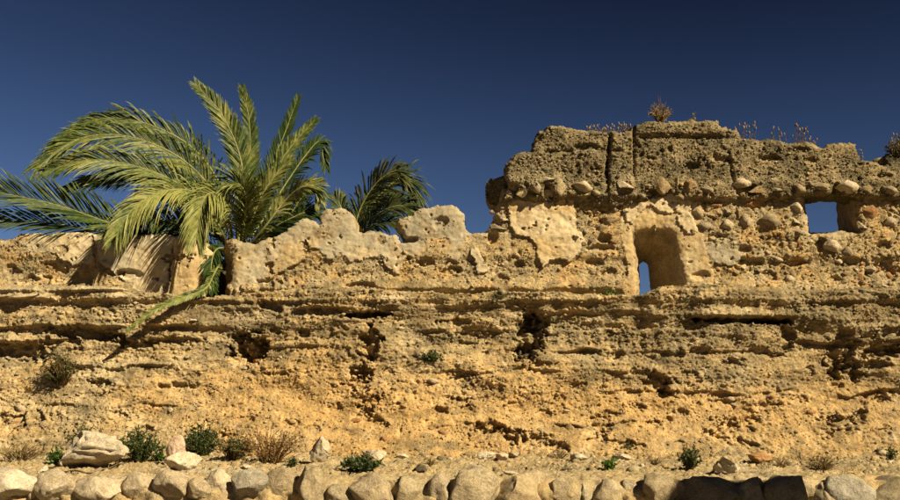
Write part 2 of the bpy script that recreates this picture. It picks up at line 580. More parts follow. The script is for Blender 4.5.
def cav(u, v, ru, rv, dep, seed, rot=0.0, edge=0.28, rough=0.30):
    """an irregular hollow"""
    global D
    w = max(ru, rv) * 2.2 + 6
    i0 = np.searchsorted(ub_, u - w); i1 = np.searchsorted(ub_, u + w)
    if i1 <= i0: return
    sl = slice(i0, i1)
    uu = BU[sl] - u; vv = BV[sl] - v
    c, s = math.cos(R(rot)), math.sin(R(rot))
    a = (uu * c + vv * s) / ru; b = (-uu * s + vv * c) / rv
    X_ = BX[sl]; Z_ = BZ[sl]
    r = np.sqrt(a * a + b * b) + 0.50 * fbm(X_ * 8, Z_ * 9, 5, seed, 0.65)
    cf1, cf2, cid = worley(X_ * 15 + 0.3 * fbm(X_ * 11, Z_ * 11, 2, seed + 1), Z_ * 17, seed + 2)
    r = r + 0.22 * sstep(0.45, 0.2, cf1) * (cid < 0.45) * (r > 0.25)
    D[sl] += dep * (0.8 + 0.5 * fbm(X_ * 6, Z_ * 8, 3, seed + 4)) * sstep(1.0 + edge, 1.0 - edge, r)


CAVS = [
    # u, v, ru, rv, depth, rot
    (365, 314.5, 20, 3.6, 0.34, -2), (249, 348, 17, 13, 0.20, -8), (243, 358, 16, 5, 0.10, 0), (238, 336, 9, 5, .10, 0),
    (370, 345, 10, 15, 0.17, 12), (362, 372, 9, 7, 0.12, 0), (357, 383, 11, 6, 0.10, 0), (372, 400, 13, 4, 0.12, -15),
    (366, 410, 9, 5, .09, 0), (375, 420, 12, 6, .08, 20),
    (530, 337, 13, 21, 0.22, 8), (538, 322, 12, 8, 0.14, 0), (524, 352, 9, 8, .10, 0), (540, 365, 10, 5, .06, 0),
    (745, 321, 46, 2.6, 0.22, 1), (772, 321, 20, 3.6, 0.25, 4), (788, 338, 8, 14, .10, 0),
    (843, 350, 13, 22, 0.14, 20), (850, 372, 16, 9, 0.12, 0), (838, 378, 8, 8, .10, 0), (885, 352, 22, 6, 0.15, -4), (893, 332, 14, 6, .10, 0), (876, 365, 14, 5, .1, -6),
    (658, 383, 13, 10, 0.12, 0), (664, 394, 10, 5, .1, 0), (640, 372, 9, 5, .07, 0),
    (85, 334, 34, 5.5, 0.15, 4), (20, 352, 30, 9, 0.12, 4), (137, 344, 18, 4.5, 0.13, 3), (110, 338, 14, 5, .1, 0),
    (60, 345, 20, 7, .08, 0), (178, 341, 22, 4, .07, 0), (100, 384, 10, 5, .07, 0), (175, 387, 14, 4, .05, 0),
    (8, 422, 14, 9, .12, 0), (35, 416, 10, 5, .08, 0), (120, 415, 8, 4, .06, 0),
    (497, 436, 24, 10, 0.15, 8), (520, 441, 18, 8, 0.12, 0), (487, 428, 12, 8, .1, 0), (470, 410, 9, 5, .08, 0),
    (540, 440, 16, 6, .09, 0), (555, 448, 14, 6, .09, 0), (600, 425, 10, 9, 0.12, 0), (612, 414, 10, 4, .08, 0), (597, 442, 10, 5, .08, 0),
    (735, 430, 18, 10, 0.11, 0), (715, 438, 14, 8, .09, 0), (752, 420, 9, 5, .07, 0), (745, 444, 12, 5, .08, 0),
    (848, 424, 17, 9, 0.12, -12), (835, 421, 8, 6, 0.1, 0), (862, 416, 8, 5, 0.1, -20), (845, 434, 12, 4, .08, 0),
    (770, 405, 10, 3, .07, 0), (720, 402, 12, 3, .06, 0), (450, 400, 8, 5, .08, 0), (425, 384, 8, 4, .06, 0),
    (440, 412, 7, 5, .08, 0), (398, 407, 6, 4, .07, 0), (312, 430, 7, 4, .06, 0), (335, 408, 8, 4, .06, 0),
    (276, 374, 10, 2, .05, 0), (275, 331, 7, 3, .06, 0), (304, 334, 5, 5, .07, 0), (272, 306, 12, 5, .09, 10), (300, 312, 8, 4, .06, 0),
    (466, 334, 14, 3, .05, 0), (455, 322, 16, 3.5, .06, 0), (470, 345, 9, 3, .04, 0), (610, 333, 7, 3, .05, 0),
    (590, 352, 10, 4, .05, 0), (615, 356, 8, 4, .05, 0), (700, 350, 9, 4, .05, 0), (735, 362, 11, 4, .06, 0), (760, 350, 8, 4, .05, 0),
    (690, 376, 10, 5, .05, 0), (800, 400, 8, 4, .06, 0), (880, 400, 10, 4, .07, 0), (886, 432, 9, 5, .08, 0), (812, 372, 6, 5, .05, 0),
    (685, 412, 8, 4, .07, 0), (655, 425, 8, 4, .07, 0), (640, 408, 6, 4, .06, 0), (680, 445, 10, 5, .07, 0), (625, 445, 16, 5, .07, 0),
    (220, 440, 16, 8, .07, 0), (200, 432, 10, 6, .06, 0), (290, 425, 9, 5, .05, 0), (245, 420, 10, 4, .05, 0), (145, 432, 12, 6, .08, 0),
    (560, 398, 8, 4, .05, 0), (578, 386, 8, 4, .05, 0), (515, 405, 7, 4, .05, 0), (495, 388, 9, 4, .05, 0), (545, 414, 9, 4, .06, 0),
]
for k, (u, v, ru, rv, d, rot) in enumerate(CAVS):
    cav(u, v, ru, rv, d * (1.25 if v < 395 else 0.85), 300 + k * 3, rot, edge=0.2 if rv < 5 else 0.26)

# grain: pits and embedded pebbles
lowamt = sstep(2.35, 1.9, BZ)
rough_amt = 0.55 + 0.45 * lowamt
wx = BX + 0.03 * fbm(BX * 9, BZ * 9, 2, 81); wz = BZ + 0.03 * fbm(BX * 9 + 40, BZ * 9, 2, 82)
pitmask = sstep(-0.10, 0.35, fbm(BX * 1.3, BZ * 1.6, 3, 83))
f1, f2, idv = worley(wx * 8.5, wz * 10.5, 84)
zone = sstep(-0.25, 0.45, fbm(BX * 0.9, BZ * 2.0, 3, 183))
clump = sstep(0.15, 0.55, fbm(BX * 2.6, BZ * 3.4, 4, 184))
D += rough_amt * 0.045 * clump * np.where(idv > 0.80, sstep(0.42, 0.10, f1), 0) * (0.25 + pitmask)
pb = sstep(0.46, 0.2, f1) * (idv < 0.28)
D -= rough_amt * 0.008 * pb * (0.2 + pitmask)
peb_tint = np.where(pb > 0.4, (idv / 0.28) * 2 - 0.9, 0)
f1, f2, idv = worley(wx * 19, wz * 22, 86)
D += rough_amt * (0.004 + 0.030 * clump) * np.where(idv > 0.74, sstep(0.42, 0.12, f1), 0) * (0.35 + 0.8 * pitmask)
pb2 = sstep(0.48, 0.22, f1) * (idv < 0.30)
D -= rough_amt * 0.008 * pb2 * (0.3 + zone)
peb_tint = peb_tint + np.where(pb2 > 0.4, (idv / 0.30) * 1.2 - 0.5, 0)
f1, f2, idv = worley(wx * 38, wz * 42, 88)
D -= 0.007 * np.where(idv < 0.35, sstep(0.5, 0.2, f1), 0)
D += 0.009 * np.where(idv > 0.80, sstep(0.5, 0.2, f1), 0)
bw = np.abs(fbm(BX * 7, BZ * 11, 5, 89, 0.66))
D -= (0.010 + 0.022 * zone) * (bw - 0.3)
q = fbm(BX * 2.3, BZ * 5.5, 4, 187) * 3.0
D += 0.016 * (np.floor(q) + sstep(0.0, 0.18, q - np.floor(q)) - q)
# crumbly ridge noise
rid = 1 - np.abs(fbm(BX * 4.5, BZ * 7, 4, 90))
D -= 0.030 * (rid - 0.7) * zone * (0.4 + lowamt * 0.5)

BYD = BY + D
# albedo
strata_n = fbm(BX * 0.7, BZ * 2.0, 4, 91)
hrel = (BV - 300) / 150

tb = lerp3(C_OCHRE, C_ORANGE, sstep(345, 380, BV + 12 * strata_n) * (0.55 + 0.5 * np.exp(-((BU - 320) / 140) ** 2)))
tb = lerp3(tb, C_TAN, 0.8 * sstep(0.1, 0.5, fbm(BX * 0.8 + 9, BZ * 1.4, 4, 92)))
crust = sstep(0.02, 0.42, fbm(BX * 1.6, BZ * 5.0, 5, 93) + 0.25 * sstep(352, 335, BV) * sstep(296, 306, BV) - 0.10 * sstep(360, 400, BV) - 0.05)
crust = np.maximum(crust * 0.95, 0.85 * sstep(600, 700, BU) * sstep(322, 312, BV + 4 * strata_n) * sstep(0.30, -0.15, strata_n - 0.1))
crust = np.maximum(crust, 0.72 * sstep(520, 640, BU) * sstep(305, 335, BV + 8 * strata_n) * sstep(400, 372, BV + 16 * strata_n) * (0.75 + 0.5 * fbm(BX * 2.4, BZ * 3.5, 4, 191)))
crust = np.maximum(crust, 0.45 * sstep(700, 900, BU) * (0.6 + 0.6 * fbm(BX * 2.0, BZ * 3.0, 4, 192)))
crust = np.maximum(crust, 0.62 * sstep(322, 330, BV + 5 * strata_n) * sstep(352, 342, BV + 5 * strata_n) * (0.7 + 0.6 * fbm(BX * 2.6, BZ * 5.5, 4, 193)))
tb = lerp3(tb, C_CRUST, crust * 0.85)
tb = lerp3(tb, C_PALE * 0.93, 0.75 * sstep(0.2, 0.5, fbm(BX * 1.1 + 4, BZ * 4, 4, 94)) * sstep(330, 300, BV) * sstep(520, 380, BU))
tb = lerp3(tb, C_PALE * 0.93, 0.5 * sstep(120, 60, BU) * sstep(305, 296, BV))
tb = lerp3(tb, C_PALE, np.clip(peb_tint, 0, 1) * 0.6)
tb = lerp3(tb, C_CRUST * 0.9, np.clip(-peb_tint, 0, 1) * 0.6)
tb = lerp3(tb, C_TAN * 1.25, 0.55 * sstep(260, 150, BU) * sstep(-0.3, 0.3, fbm(BX * 1.2, BZ * 2.2, 4, 195)))
org = np.exp(-((BU - 330) / 120) ** 2 - ((BV - 405) / 38) ** 2) + 0.7 * np.exp(-((BU - 620) / 260) ** 2 - ((BV - 400) / 14) ** 2) + 0.6 * np.exp(-((BU - 700) / 200) ** 2 - ((BV - 420) / 22) ** 2)
tb = lerp3(tb, C_ORANGE * 1.04, 0.95 * np.clip(org + 0.35 * fbm(BX * 2.5, BZ * 3.5, 4, 196), 0, 1))
stk = sstep(0.2, 0.6, fbm(BX * 7, BZ * 0.9, 4, 197)) * sstep(360, 310, BV)
tb = lerp3(tb, C_CRUST, 0.45 * stk)
tb = tb * (1 + 0.26 * fbm(BX * 6, BZ * 8, 4, 95))[..., None]

# top shelf rows going back under the parapet
K = 26
ys = np.linspace(0, 1, K + 1)[1:]
sy = BYD[:, -1:] + (13.95 - BYD[:, -1:]) * ys[None, :] ** 1.15
sx = np.repeat(bx[:, None], K, 1)
sz = ztop[:, None] + 0.02 * ys[None, :] + 0.030 * fbm(sx * 5, sy * 7, 4, 97) * np.minimum(1, ys * 6)[None, :]
f1, f2, idv = worley(sx * 18, sy * 18, 98)
sz = sz + 0.02 * np.where(idv < 0.5, sstep(0.5, 0.15, f1), 0)
FX = np.concatenate([BX, sx], 1); FY = np.concatenate([BYD, sy], 1); FZ = np.concatenate([BZ, sz], 1)
st = lerp3(C_TAN, C_CRUST, 0.5 + fbm(sx * 2, sy * 3, 4, 99)) * np.ones(3)
FT = np.concatenate([tb, st], 1)
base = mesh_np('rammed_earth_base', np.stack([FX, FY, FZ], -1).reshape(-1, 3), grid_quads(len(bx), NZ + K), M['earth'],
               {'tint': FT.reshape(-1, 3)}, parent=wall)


def base_y(x, z):
    """face of the lower wall at x, z"""
    i = int(np.clip((x - bx[0]) / HB, 0, len(bx) - 1))
    t = (z - 0.78) / (ztop[i] - 0.78)
    j = int(np.clip(t * (NZ - 1), 0, NZ - 1))
    return float(BYD[i, j])


def on_base(u, v):
    """point where photo pixel u,v meets the lower wall"""
    Y = 12.9
    for _ in range(6):
        x, _y, z = at(u, v, Y)
        Y = Y * 0.4 + 0.6 * base_y(x, z)
    x, _y, z = at(u, v, Y)
    return x, Y, z


# ---------------------------------------------------------------- slabs with outlines and openings
def slab(name, poly_uv, Y, h, thick, depth_fn, tint_fn, mat, holes=(), rough=0.018, seed=0, plaster=None, K=14, round_=0.05, side=(C_OCHRE, C_TAN)):
    poly = np.array([at(u, v, Y)[::2] for u, v in poly_uv])
    x0, z0 = poly.min(0) - 2 * h; x1, z1 = poly.max(0) + 2 * h
    xs = np.arange(x0, x1, h); zs = np.arange(z0, z1, h)
    X, Z = np.meshgrid(xs, zs, indexing='ij')
    Sd = poly_sdf(X, Z, poly)
    hole_s = []
    for hl in holes:
        hp = np.array([at(u, v, Y)[::2] for u, v in hl['front']])
        s = -poly_sdf(X, Z, hp) + 0.4 * rough * fbm(X * 9, Z * 9, 3, seed + 5)
        hole_s.append(s)
    Sd = Sd + rough * fbm(X * 8, Z * 8, 4, seed) + 0.35 * rough * fbm(X * 34, Z * 34, 2, seed + 1)
    for s in hole_s:
        Sd = np.minimum(Sd, s)
    gxx, gzz = np.gradient(Sd, h)
    gl = np.sqrt(gxx ** 2 + gzz ** 2) + 1e-6
    gxx /= gl; gzz /= gl
    U, V = to_uv(X, Y + 0 * X, Z)
    Dp = depth_fn(X, Z, U, V)
    # rounded arris
    Dp = Dp + round_ * np.exp(-np.clip(Sd, 0, 9) / 0.022)
    nx, nz = X.shape
    keep = Sd > -0.7 * h
    cell = keep[:-1, :-1] & keep[1:, :-1] & keep[:-1, 1:] & keep[1:, 1:]
    i, j = np.nonzero(cell)
    q = np.stack([i * nz + j, (i + 1) * nz + j, (i + 1) * nz + j + 1, i * nz + j + 1], -1)
    # boundary edges
    e = np.stack([q, np.roll(q, -1, 1)], -1).reshape(-1, 2)
    key = e[:, 0].astype(np.int64) * (nx * nz) + e[:, 1]
    rkey = e[:, 1].astype(np.int64) * (nx * nz) + e[:, 0]
    be = e[~np.isin(key, rkey)]
    bv = np.unique(be)
    Xf = X.ravel().copy(); Zf = Z.ravel().copy(); Sf = Sd.ravel()
    mv = np.clip(Sf[bv], -1.3 * h, 1.3 * h)
    Xf[bv] -= mv * gxx.ravel()[bv]; Zf[bv] -= mv * gzz.ravel()[bv]
    Yf = Y + Dp.ravel()
    T = tint_fn(X, Z, U, V).reshape(-1, 3)
    P = np.stack([Xf, Yf, Zf], -1)
    # which hole does each boundary vertex belong to
    bid = np.full(len(bv), -1)
    for k, s in enumerate(hole_s):
        bid[np.abs(s.ravel()[bv]) < 2.2 * h] = k
    rows = [P]; tints = [T]; idx = np.full(nx * nz, -1); idx[bv] = np.arange(len(bv))
    quads = [q]; prev = bv.copy(); off = nx * nz
    PB = P[bv]
    PSm = PB.copy()
    ia = idx[be[:, 0]]; ib = idx[be[:, 1]]
    for _ in range(14):
        acc = np.zeros_like(PSm); cnt = np.zeros(len(bv))
        np.add.at(acc, ia, PSm[ib]); np.add.at(acc, ib, PSm[ia]); np.add.at(cnt, ia, 1); np.add.at(cnt, ib, 1)
        PSm = 0.5 * PSm + 0.5 * acc / cnt[:, None]
    P0 = PB
    for kk in range(1, K + 1):
        t = (kk / K) ** 1.3
        PB = P0 + (PSm - P0) * min(1.0, kk / 4) * np.array([1, 0, 1])
        yy = PB[:, 1] + (Y + thick - PB[:, 1]) * t
        nn = rough * 1.5 * (fbm(PB[:, 0] * 6 + yy * 4, PB[:, 2] * 6 - yy * 5, 4, seed + 9)) * min(1, kk / 2)
        px = PB[:, 0] - gxx.ravel()[bv] * nn; pz = PB[:, 2] - gzz.ravel()[bv] * nn
        for k, hl in enumerate(holes):
            m = bid == k
            fu = np.array(hl['front']); bu = hl['back']
            fx0, _, fz0 = at(fu[:, 0].min(), fu[:, 1].max(), Y); fx1, _, fz1 = at(fu[:, 0].max(), fu[:, 1].min(), Y)
            Yb = Y + thick
            bx0, _, bz0 = at(bu[0], bu[3], Yb); bx1, _, bz1 = at(bu[2], bu[1], Yb)
            tx = bx0 + (px - fx0) / (fx1 - fx0) * (bx1 - bx0)
            tz_ = bz0 + (pz - fz0) / (fz1 - fz0) * (bz1 - bz0)
            t2 = (kk / K) ** hl.get('pow', 1.3)
            px = np.where(m, px * (1 - t2) + tx * t2, px); pz = np.where(m, pz * (1 - t2) + tz_ * t2, pz)
        rows.append(np.stack([px, yy, pz], -1))
        sn = fbm(px * 1.7 + yy * 2.6, pz * 2.1 + yy * 1.9, 4, seed + 21)
        tints.append(lerp3(side[0], side[1], 0.5 + 0.9 * sn) if kk > 1 else T[bv])
        cur = off + np.arange(len(bv))
        a = be[:, 0]; b = be[:, 1]
        pa = prev[idx[a]]; pb_ = prev[idx[b]]; ca = cur[idx[a]]; cb = cur[idx[b]]
        quads.append(np.stack([pb_, pa, ca, cb], -1))
        prev = cur; off += len(bv)
    Pall = np.concatenate(rows); Tall = np.concatenate(tints)

    def emit(nm, Q, material, extra_shift=0):
        used = np.unique(Q); rem = np.full(len(Pall), -1); rem[used] = np.arange(len(used))
        return mesh_np(nm, Pall[used], rem[Q], material, {'tint': Tall[used]}, parent=wall)
    if plaster is not None:
        pid = plaster(X, Z).ravel()
        qp = pid[quads[0]].min(1)
        hasp = (pid[quads[0]] > 0).all(1)
        main = [quads[0][~hasp]] + quads[1:]
        o = emit(name, np.concatenate(main), mat)
        for k in np.unique(qp[hasp]):
            pp = emit('plaster_patch', quads[0][hasp & (qp == k)], M['plaster'])
            if k in PLASTER_LABELS: pp['label'] = PLASTER_LABELS[k]
    else:
        o = emit(name, np.concatenate(quads), mat)

    def yfun(x, z):
        i = int(np.clip(round((x - xs[0]) / h), 0, nx - 1)); j = int(np.clip(round((z - zs[0]) / h), 0, nz - 1))
        return float(Y + Dp[i, j])
    return o, yfun


PLASTER = {
    1: [(232, 232), (250, 240), (285, 225), (300, 212), (358, 200), (360, 228), (398, 236), (398, 205), (465, 200), (470, 232), (464, 250), (458, 262), (448, 258), (440, 248), (428, 246),
        (424, 254), (408, 256), (402, 262), (399, 276), (388, 272), (384, 262), (376, 256), (352, 262), (340, 253), (334, 262), (326, 258), (318, 248), (310, 250), (300, 262),
        (282, 272), (262, 282), (240, 290), (230, 288)],
    2: [(90, 228), (178, 230), (172, 250), (168, 282), (160, 296), (140, 292), (118, 276), (100, 262), (96, 245)],
    3: [(176, 228), (218, 240), (212, 258), (202, 270), (198, 300), (166, 300), (170, 280)],
    4: [(508, 190), (574, 190), (575, 225), (584, 240), (580, 252), (571, 262), (560, 258), (550, 261), (543, 268), (537, 258), (537, 248), (530, 238), (514, 234), (510, 225)],
    5: [(622, 199), (640, 203), (652, 198), (672, 193), (690, 196), (691, 212), (697, 232), (690, 236), (680, 226), (674, 214), (660, 212), (650, 205), (640, 212), (632, 225), (626, 222)],
    6: [(470, 250), (476, 247), (485, 262), (489, 272), (478, 274), (473, 262)],
    9: [(22, 228), (90, 228), (94, 262), (70, 266), (52, 252), (34, 252), (20, 244)],
    8: [(622, 199), (700, 199), (703, 240), (712, 262), (714, 285), (706, 300), (624, 300), (628, 270), (622, 240)],
    7: [(706, 246), (724, 240), (740, 244), (742, 262), (728, 266), (712, 262)],
}
PLASTER_LABELS = {2: 'smooth pale plaster crossed by the palm frond shadows', 3: 'orange buff plaster on the rounded wall end beside the gap',
                  4: 'pale cream plaster patch under the left end of the crown', 5: 'pale plaster strip over the arrow slit',
                  9: 'pitted pale plaster near the left end of the wall',
                  8: 'smooth ochre render around the arrow slit',
                  6: 'small pale plaster scrap left of the crown block', 7: 'thin grey plaster remnant right of the arrow slit'}


def plaster_sdf(X, Z, k, wob=0.018):
    poly = np.array([at(u, v, YU)[::2] for u, v in PLASTER[k]])
    s_ = poly_sdf(X, Z, poly) + wob * fbm(X * 10, Z * 10, 5, 400 + k, 0.65)
    fl = 0.62 if k in (2, 3, 4, 5) else 0.34
    if k in (4, 8): fl = 0.75
    if k == 1: fl = 0.48
    return np.minimum(s_, 0.10 * (fl + 1.2 * np.clip(s_, 0, .15) - fbm(X * 4.2, Z * 5.2, 5, 440 + k, 0.6)))


def plaster_fields(X, Z):
    amt = np.zeros_like(X); ids = np.zeros(X.shape, int)
    for k in sorted(PLASTER, reverse=True):
        s = plaster_sdf(X, Z, k)
        amt = np.maximum(amt, sstep(-0.004, 0.004, s))
        ids[s > 0] = k if k != 8 else 8
    return amt, ids


def bumps(X, Z, seed, amt=1.0):
    D = 0.035 * fbm(X * 1.2, Z * 1.4, 3, seed) + 0.016 * fbm(X * 3.5, Z * 4.5, 4, seed + 1)
    wx = X + 0.03 * fbm(X * 9, Z * 9, 2, seed + 2); wz = Z + 0.03 * fbm(X * 9 + 40, Z * 9, 2, seed + 3)
    pm = sstep(-0.1, 0.5, fbm(X * 2.2, Z * 2.6, 4, seed + 4))
    f1, f2, idv = worley(wx * 9, wz * 10, seed + 5)
    D = D + 0.060 * np.where(idv > 0.80, sstep(0.42, 0.10, f1), 0) * pm
    f1, f2, idv = worley(wx * 20, wz * 22, seed + 7)
    D = D + 0.032 * np.where(idv > 0.78, sstep(0.42, 0.12, f1), 0) * (0.1 + pm)
    D = D - 0.008 * sstep(0.48, 0.2, f1) * (idv < 0.35)
    f1, f2, idv = worley(wx * 40, wz * 40, seed + 9)
    D = D - 0.007 * np.where(idv < 0.4, sstep(0.5, 0.2, f1), 0) + 0.011 * np.where(idv > 0.8, sstep(0.5, 0.2, f1), 0)
    D = D - (0.014 + 0.016 * pm) * (np.abs(fbm(X * 8, Z * 11, 5, seed + 11, 0.66)) - 0.3)
    q = fbm(X * 2.3, Z * 4.5, 4, seed + 12) * 3.0
    D = D + 0.014 * (np.floor(q) + sstep(0.0, 0.18, q - np.floor(q)) - q)
    return D * amt


def upper_depth(X, Z, U, V):
    D = bumps(X, Z, 500, 0.8) * (1 - 0.35 * sstep(465, 500, U) * sstep(720, 690, U) * sstep(230, 240, V))
    D = D + 0.13 * sstep(287, 295, V + 3 * fbm(X * 2.4, X * 0, 3, 522)) * sstep(232, 262, U) * sstep(640, 600, U)
    # eroded lower part behind plaster, courses of rubble
    D = D - 0.05 * sstep(272, 292, V) + 0.03 * sstep(255, 262, V) * sstep(290, 275, V)
    f1, f2, idv = worley(X * 5.2, Z * 7.5, 520)
    rub = sstep(560, 600, U) * (0.5 + 0.5 * sstep(250, 240, V))
    D = D + rub * (0.040 * sstep(0.09, 0.0, f2 - f1) - 0.015 * (idv - 0.5)) * sstep(-0.2, 0.3, fbm(X * 2, Z * 2, 3, 521))
    amt, ids = plaster_fields(X, Z)
    smooth = 0.010 * fbm(X * 1.1, Z * 1.3, 3, 530) + 0.008 * fbm(X * 9, Z * 10, 5, 531, 0.65) - 0.030 + 0.024 * ((ids == 1) | (ids == 8) | (ids == 9)) + 0.02 * (ids == 7)
    pf1, pf2, pidv = worley(X * 13 + 0.3 * fbm(X * 9, Z * 9, 2, 533), Z * 13, 532)
    smooth = smooth + 0.035 * np.where(pidv > 0.93, sstep(0.32, 0.10, pf1), 0) + 0.006 * sstep(0.20, 0.25, fbm(X * 5, Z * 6, 5, 534))
    D = D * (1 - amt) + smooth * amt
    # rounded end beside the gap
    dx = np.clip((U - 186) / 30, 0, 1) * (U < 219)
    D = D + 0.30 * dx ** 2.2
    dx = np.clip((238 - U) / 16, 0, 1) * (U >= 219)
    D = D + 0.16 * dx ** 1.6
    # vertical fissure at u 175
    D = D + 0.05 * np.exp(-((U - 176 + 6 * (V - 260) / 30) / 1.6) ** 2) * (U < 200)
    # cracks and hollows
    for (u, v, ru, rv, d) in [(492, 238, 5, 5, .08), (604, 238, 6, 5, .10), (520, 264, 5, 3, .06), (596, 262, 9, 4, .05), (610, 272, 9, 4, .05),
                              (822, 246, 5, 7, .12), (745, 250, 6, 4, .06), (752, 262, 12, 4, .07), (798, 262, 10, 4, .07), (440, 222, 7, 6, .05),
                              (452, 270, 8, 4, .06), (500, 280, 8, 5, .05), (360, 286, 16, 4, .08), (425, 262, 9, 4, .05), (408, 240, 9, 3, .12),
                              (50, 270, 14, 8, .06), (36, 282, 14, 7, .07), (80, 280, 12, 5, .05), (12, 270, 9, 5, .05), (884, 272, 12, 12, .08),
                              (850, 262, 8, 5, .06), (700, 275, 10, 4, .05), (770, 275, 8, 4, .05), (265, 285, 12, 5, .05), (130, 274, 12, 4, .06),
                              (885, 245, 8, 4, .06), (875, 292, 10, 4, .06), (836, 280, 8, 4, .05), (720, 236, 8, 2, .04), (600, 248, 12, 3, .06)]:
        r = np.sqrt(((U - u) / ru) ** 2 + ((V - v) / rv) ** 2) + 0.4 * fbm(X * 8, Z * 8, 3, int(u))
        D = D + d * sstep(1.25, 0.75, r)
    return D


def upper_tint(X, Z, U, V):
    n = fbm(X * 1.6, Z * 2.2, 4, 541)
    t = lerp3(C_OCHRE, C_TAN, 0.5 + 0.9 * n)
    t = lerp3(t, C_ORANGE, 0.8 * sstep(0.0, 0.5, fbm(X * 2.3 + 7, Z * 2.6, 4, 542)))
    t = lerp3(t, C_CRUST, 0.6 * sstep(0.12, 0.5, fbm(X * 3 + 3, Z * 4.5, 5, 543)))
    t = lerp3(t, C_ORANGE * 1.02, 0.5 * sstep(600, 640, U) * sstep(700, 680, U))
    t = t * (1 + 0.2 * fbm(X * 8, Z * 9, 3, 544))[..., None]
    amt, ids = plaster_fields(X, Z)
    pl = np.zeros_like(t)
    g = fbm(X * 1.5, Z * 1.8, 4, 545)
    pl[:] = lerp3(C_PALE * 1.0, C_GREYP * 1.0, 0.5 + 1.1 * g)
    pl = lerp3(pl, C_OCHRE, 0.8 * sstep(0.0, 0.45, fbm(X * 2.6, Z * 2.2, 4, 546)) * (ids == 1))
    pl = np.where((ids == 3)[..., None], lerp3(C_OCHRE * 1.08, C_PALE, 0.3 + 0.5 * g), pl)
    pl = np.where((ids == 4)[..., None], lerp3(C_PALE * 1.08, C_OCHRE * 1.15, 0.9 * sstep(0.0, 0.5, g + 0.1)), pl)
    pl = np.where((ids == 5)[..., None], C_PALE * 1.06, pl)
    pl = np.where((ids == 8)[..., None], lerp3(C_OCHRE * 1.05, C_PALE * 0.9, 0.25 + 0.8 * g), pl)
    pl = np.where((ids == 7)[..., None], C_GREYP * 0.95, pl)
    # lichened grey at the top of the middle stretch
    gr = sstep(12, 0, V - np.interp(U, [232, 300, 350, 400, 465], [250, 232, 232, 240, 228])) * (U > 228) * (U < 470)
    pl = lerp3(pl, C_GREYP * 0.72, 0.7 * gr)
    return np.where((amt > 0.5)[..., None], pl, t)


UP_POLY = [(-205, 312), (-205, 244), (-160, 240), (-110, 243), (-60, 238), (-5, 239), (4, 240), (14, 237), (19, 233.5), (40, 234), (75, 233), (120, 234), (165, 234), (186, 237), (203, 243), (212, 251), (213, 258),
           (207, 263), (202, 272), (200, 284), (199, 297), (224, 297), (223, 280), (222, 262), (219, 248), (222, 239), (231, 238), (240, 243), (256, 243), (270, 239), (282, 233),
           (292, 226), (302, 218), (312, 219), (319, 223), (321, 212), (327, 208.5), (346, 208), (351, 214), (355, 221), (356, 232), (378, 232), (396, 235), (400, 242), (404, 238),
           (397, 224), (399, 218), (411, 216), (419, 209), (432, 207), (450, 205), (459, 209), (464, 214), (464, 231), (480, 233), (488, 232), (490, 225), (497, 222), (494, 214), (498, 205), (500, 198), (503, 188),
           (700, 184), (798, 184), (801, 193), (858, 193), (862, 184), (1105, 184), (1105, 312)]
HOLES = [
    {'front': [(633, 233), (640, 231), (652, 230), (668, 229), (675, 234), (677, 245), (680, 262), (684, 280), (689, 300), (636, 300), (637, 280), (635, 258)], 'back': (639, 262, 651, 296), 'pow': 1.0},
    {'front': [(802, 190), (836, 190), (857, 196), (858, 214), (861, 232), (838, 233), (822, 233), (809, 234), (806, 218)], 'back': (803, 186, 838, 236), 'pow': 1.0},
]
upper, upper_y = slab('parapet', UP_POLY, YU, 0.0118, 0.62, upper_depth, upper_tint, M['earth'], HOLES, 0.020, 600,
                      plaster=lambda X, Z: plaster_fields(X, Z)[1], K=16)


# ---- crown block -------------------------------------------------
def crown_depth(X, Z, U, V):
    D = bumps(X, Z, 700, 0.85)
    # formwork lift line and cracks
    D = D + 0.03 * np.exp(-((V - 150 - 2 * fbm(X * 2, X * 0, 2, 712)) / 1.5) ** 2) * (U < 620) * (U > 545)
    D = D + 0.14 * np.exp(-(np.abs(U - 608.5 + (V - 160) * 0.06 + 1.2 * fbm(Z * 7, Z * 0, 3, 717)) / 1.5) ** 2) * sstep(130, 138, V) * sstep(194, 184, V)
    D = D + 0.05 * np.exp(-(np.abs(U - 633.5) / 1.3) ** 2) * sstep(128, 134, V) * sstep(185, 170, V)
    D = D - 0.03 * (U > 609) * (U < 633)
    D = D + 0.06 * np.exp(-(np.abs(U - 731 - (V - 165) * 0.25 - 2 * fbm(Z * 6, Z * 0, 3, 715)) / 1.6) ** 2) * sstep(150, 158, V)
    # upper slab sits proud, then recess under it
    D = D - 0.035 * sstep(135.5, 133, V + 1.5 * fbm(X * 3, X * 0, 3, 713)) * (U > 636) * (U < 722)
    D = D + 0.03 * np.exp(-((V - 137.5) / 2.0) ** 2) * (U > 640) * (U < 860)
    D = D - 0.04 * sstep(172, 184, V) + 0.05 * sstep(196, 202, V)
    for (u, v, ru, rv, d) in [(668, 197, 9, 6, .12), (836, 194, 5, 8, .16), (548, 192, 5, 8, .14), (722, 160, 9, 3, .05), (692, 166, 8, 3, .05),
                              (770, 158, 9, 3, .05), (812, 160, 8, 3, .05), (585, 146, 14, 2.5, .05), (748, 190, 7, 5, .12), (800, 150, 8, 3, .05),
                              (575, 200, 20, 4, .06), (655, 195, 8, 5, .09), (884, 176, 8, 3, .05), (512, 190, 6, 6, .08)]:
        r = np.sqrt(((U - u) / ru) ** 2 + ((V - v) / rv) ** 2) + 0.35 * fbm(X * 8, Z * 8, 3, int(u))
        D = D + d * sstep(1.25, 0.75, r)
    return D


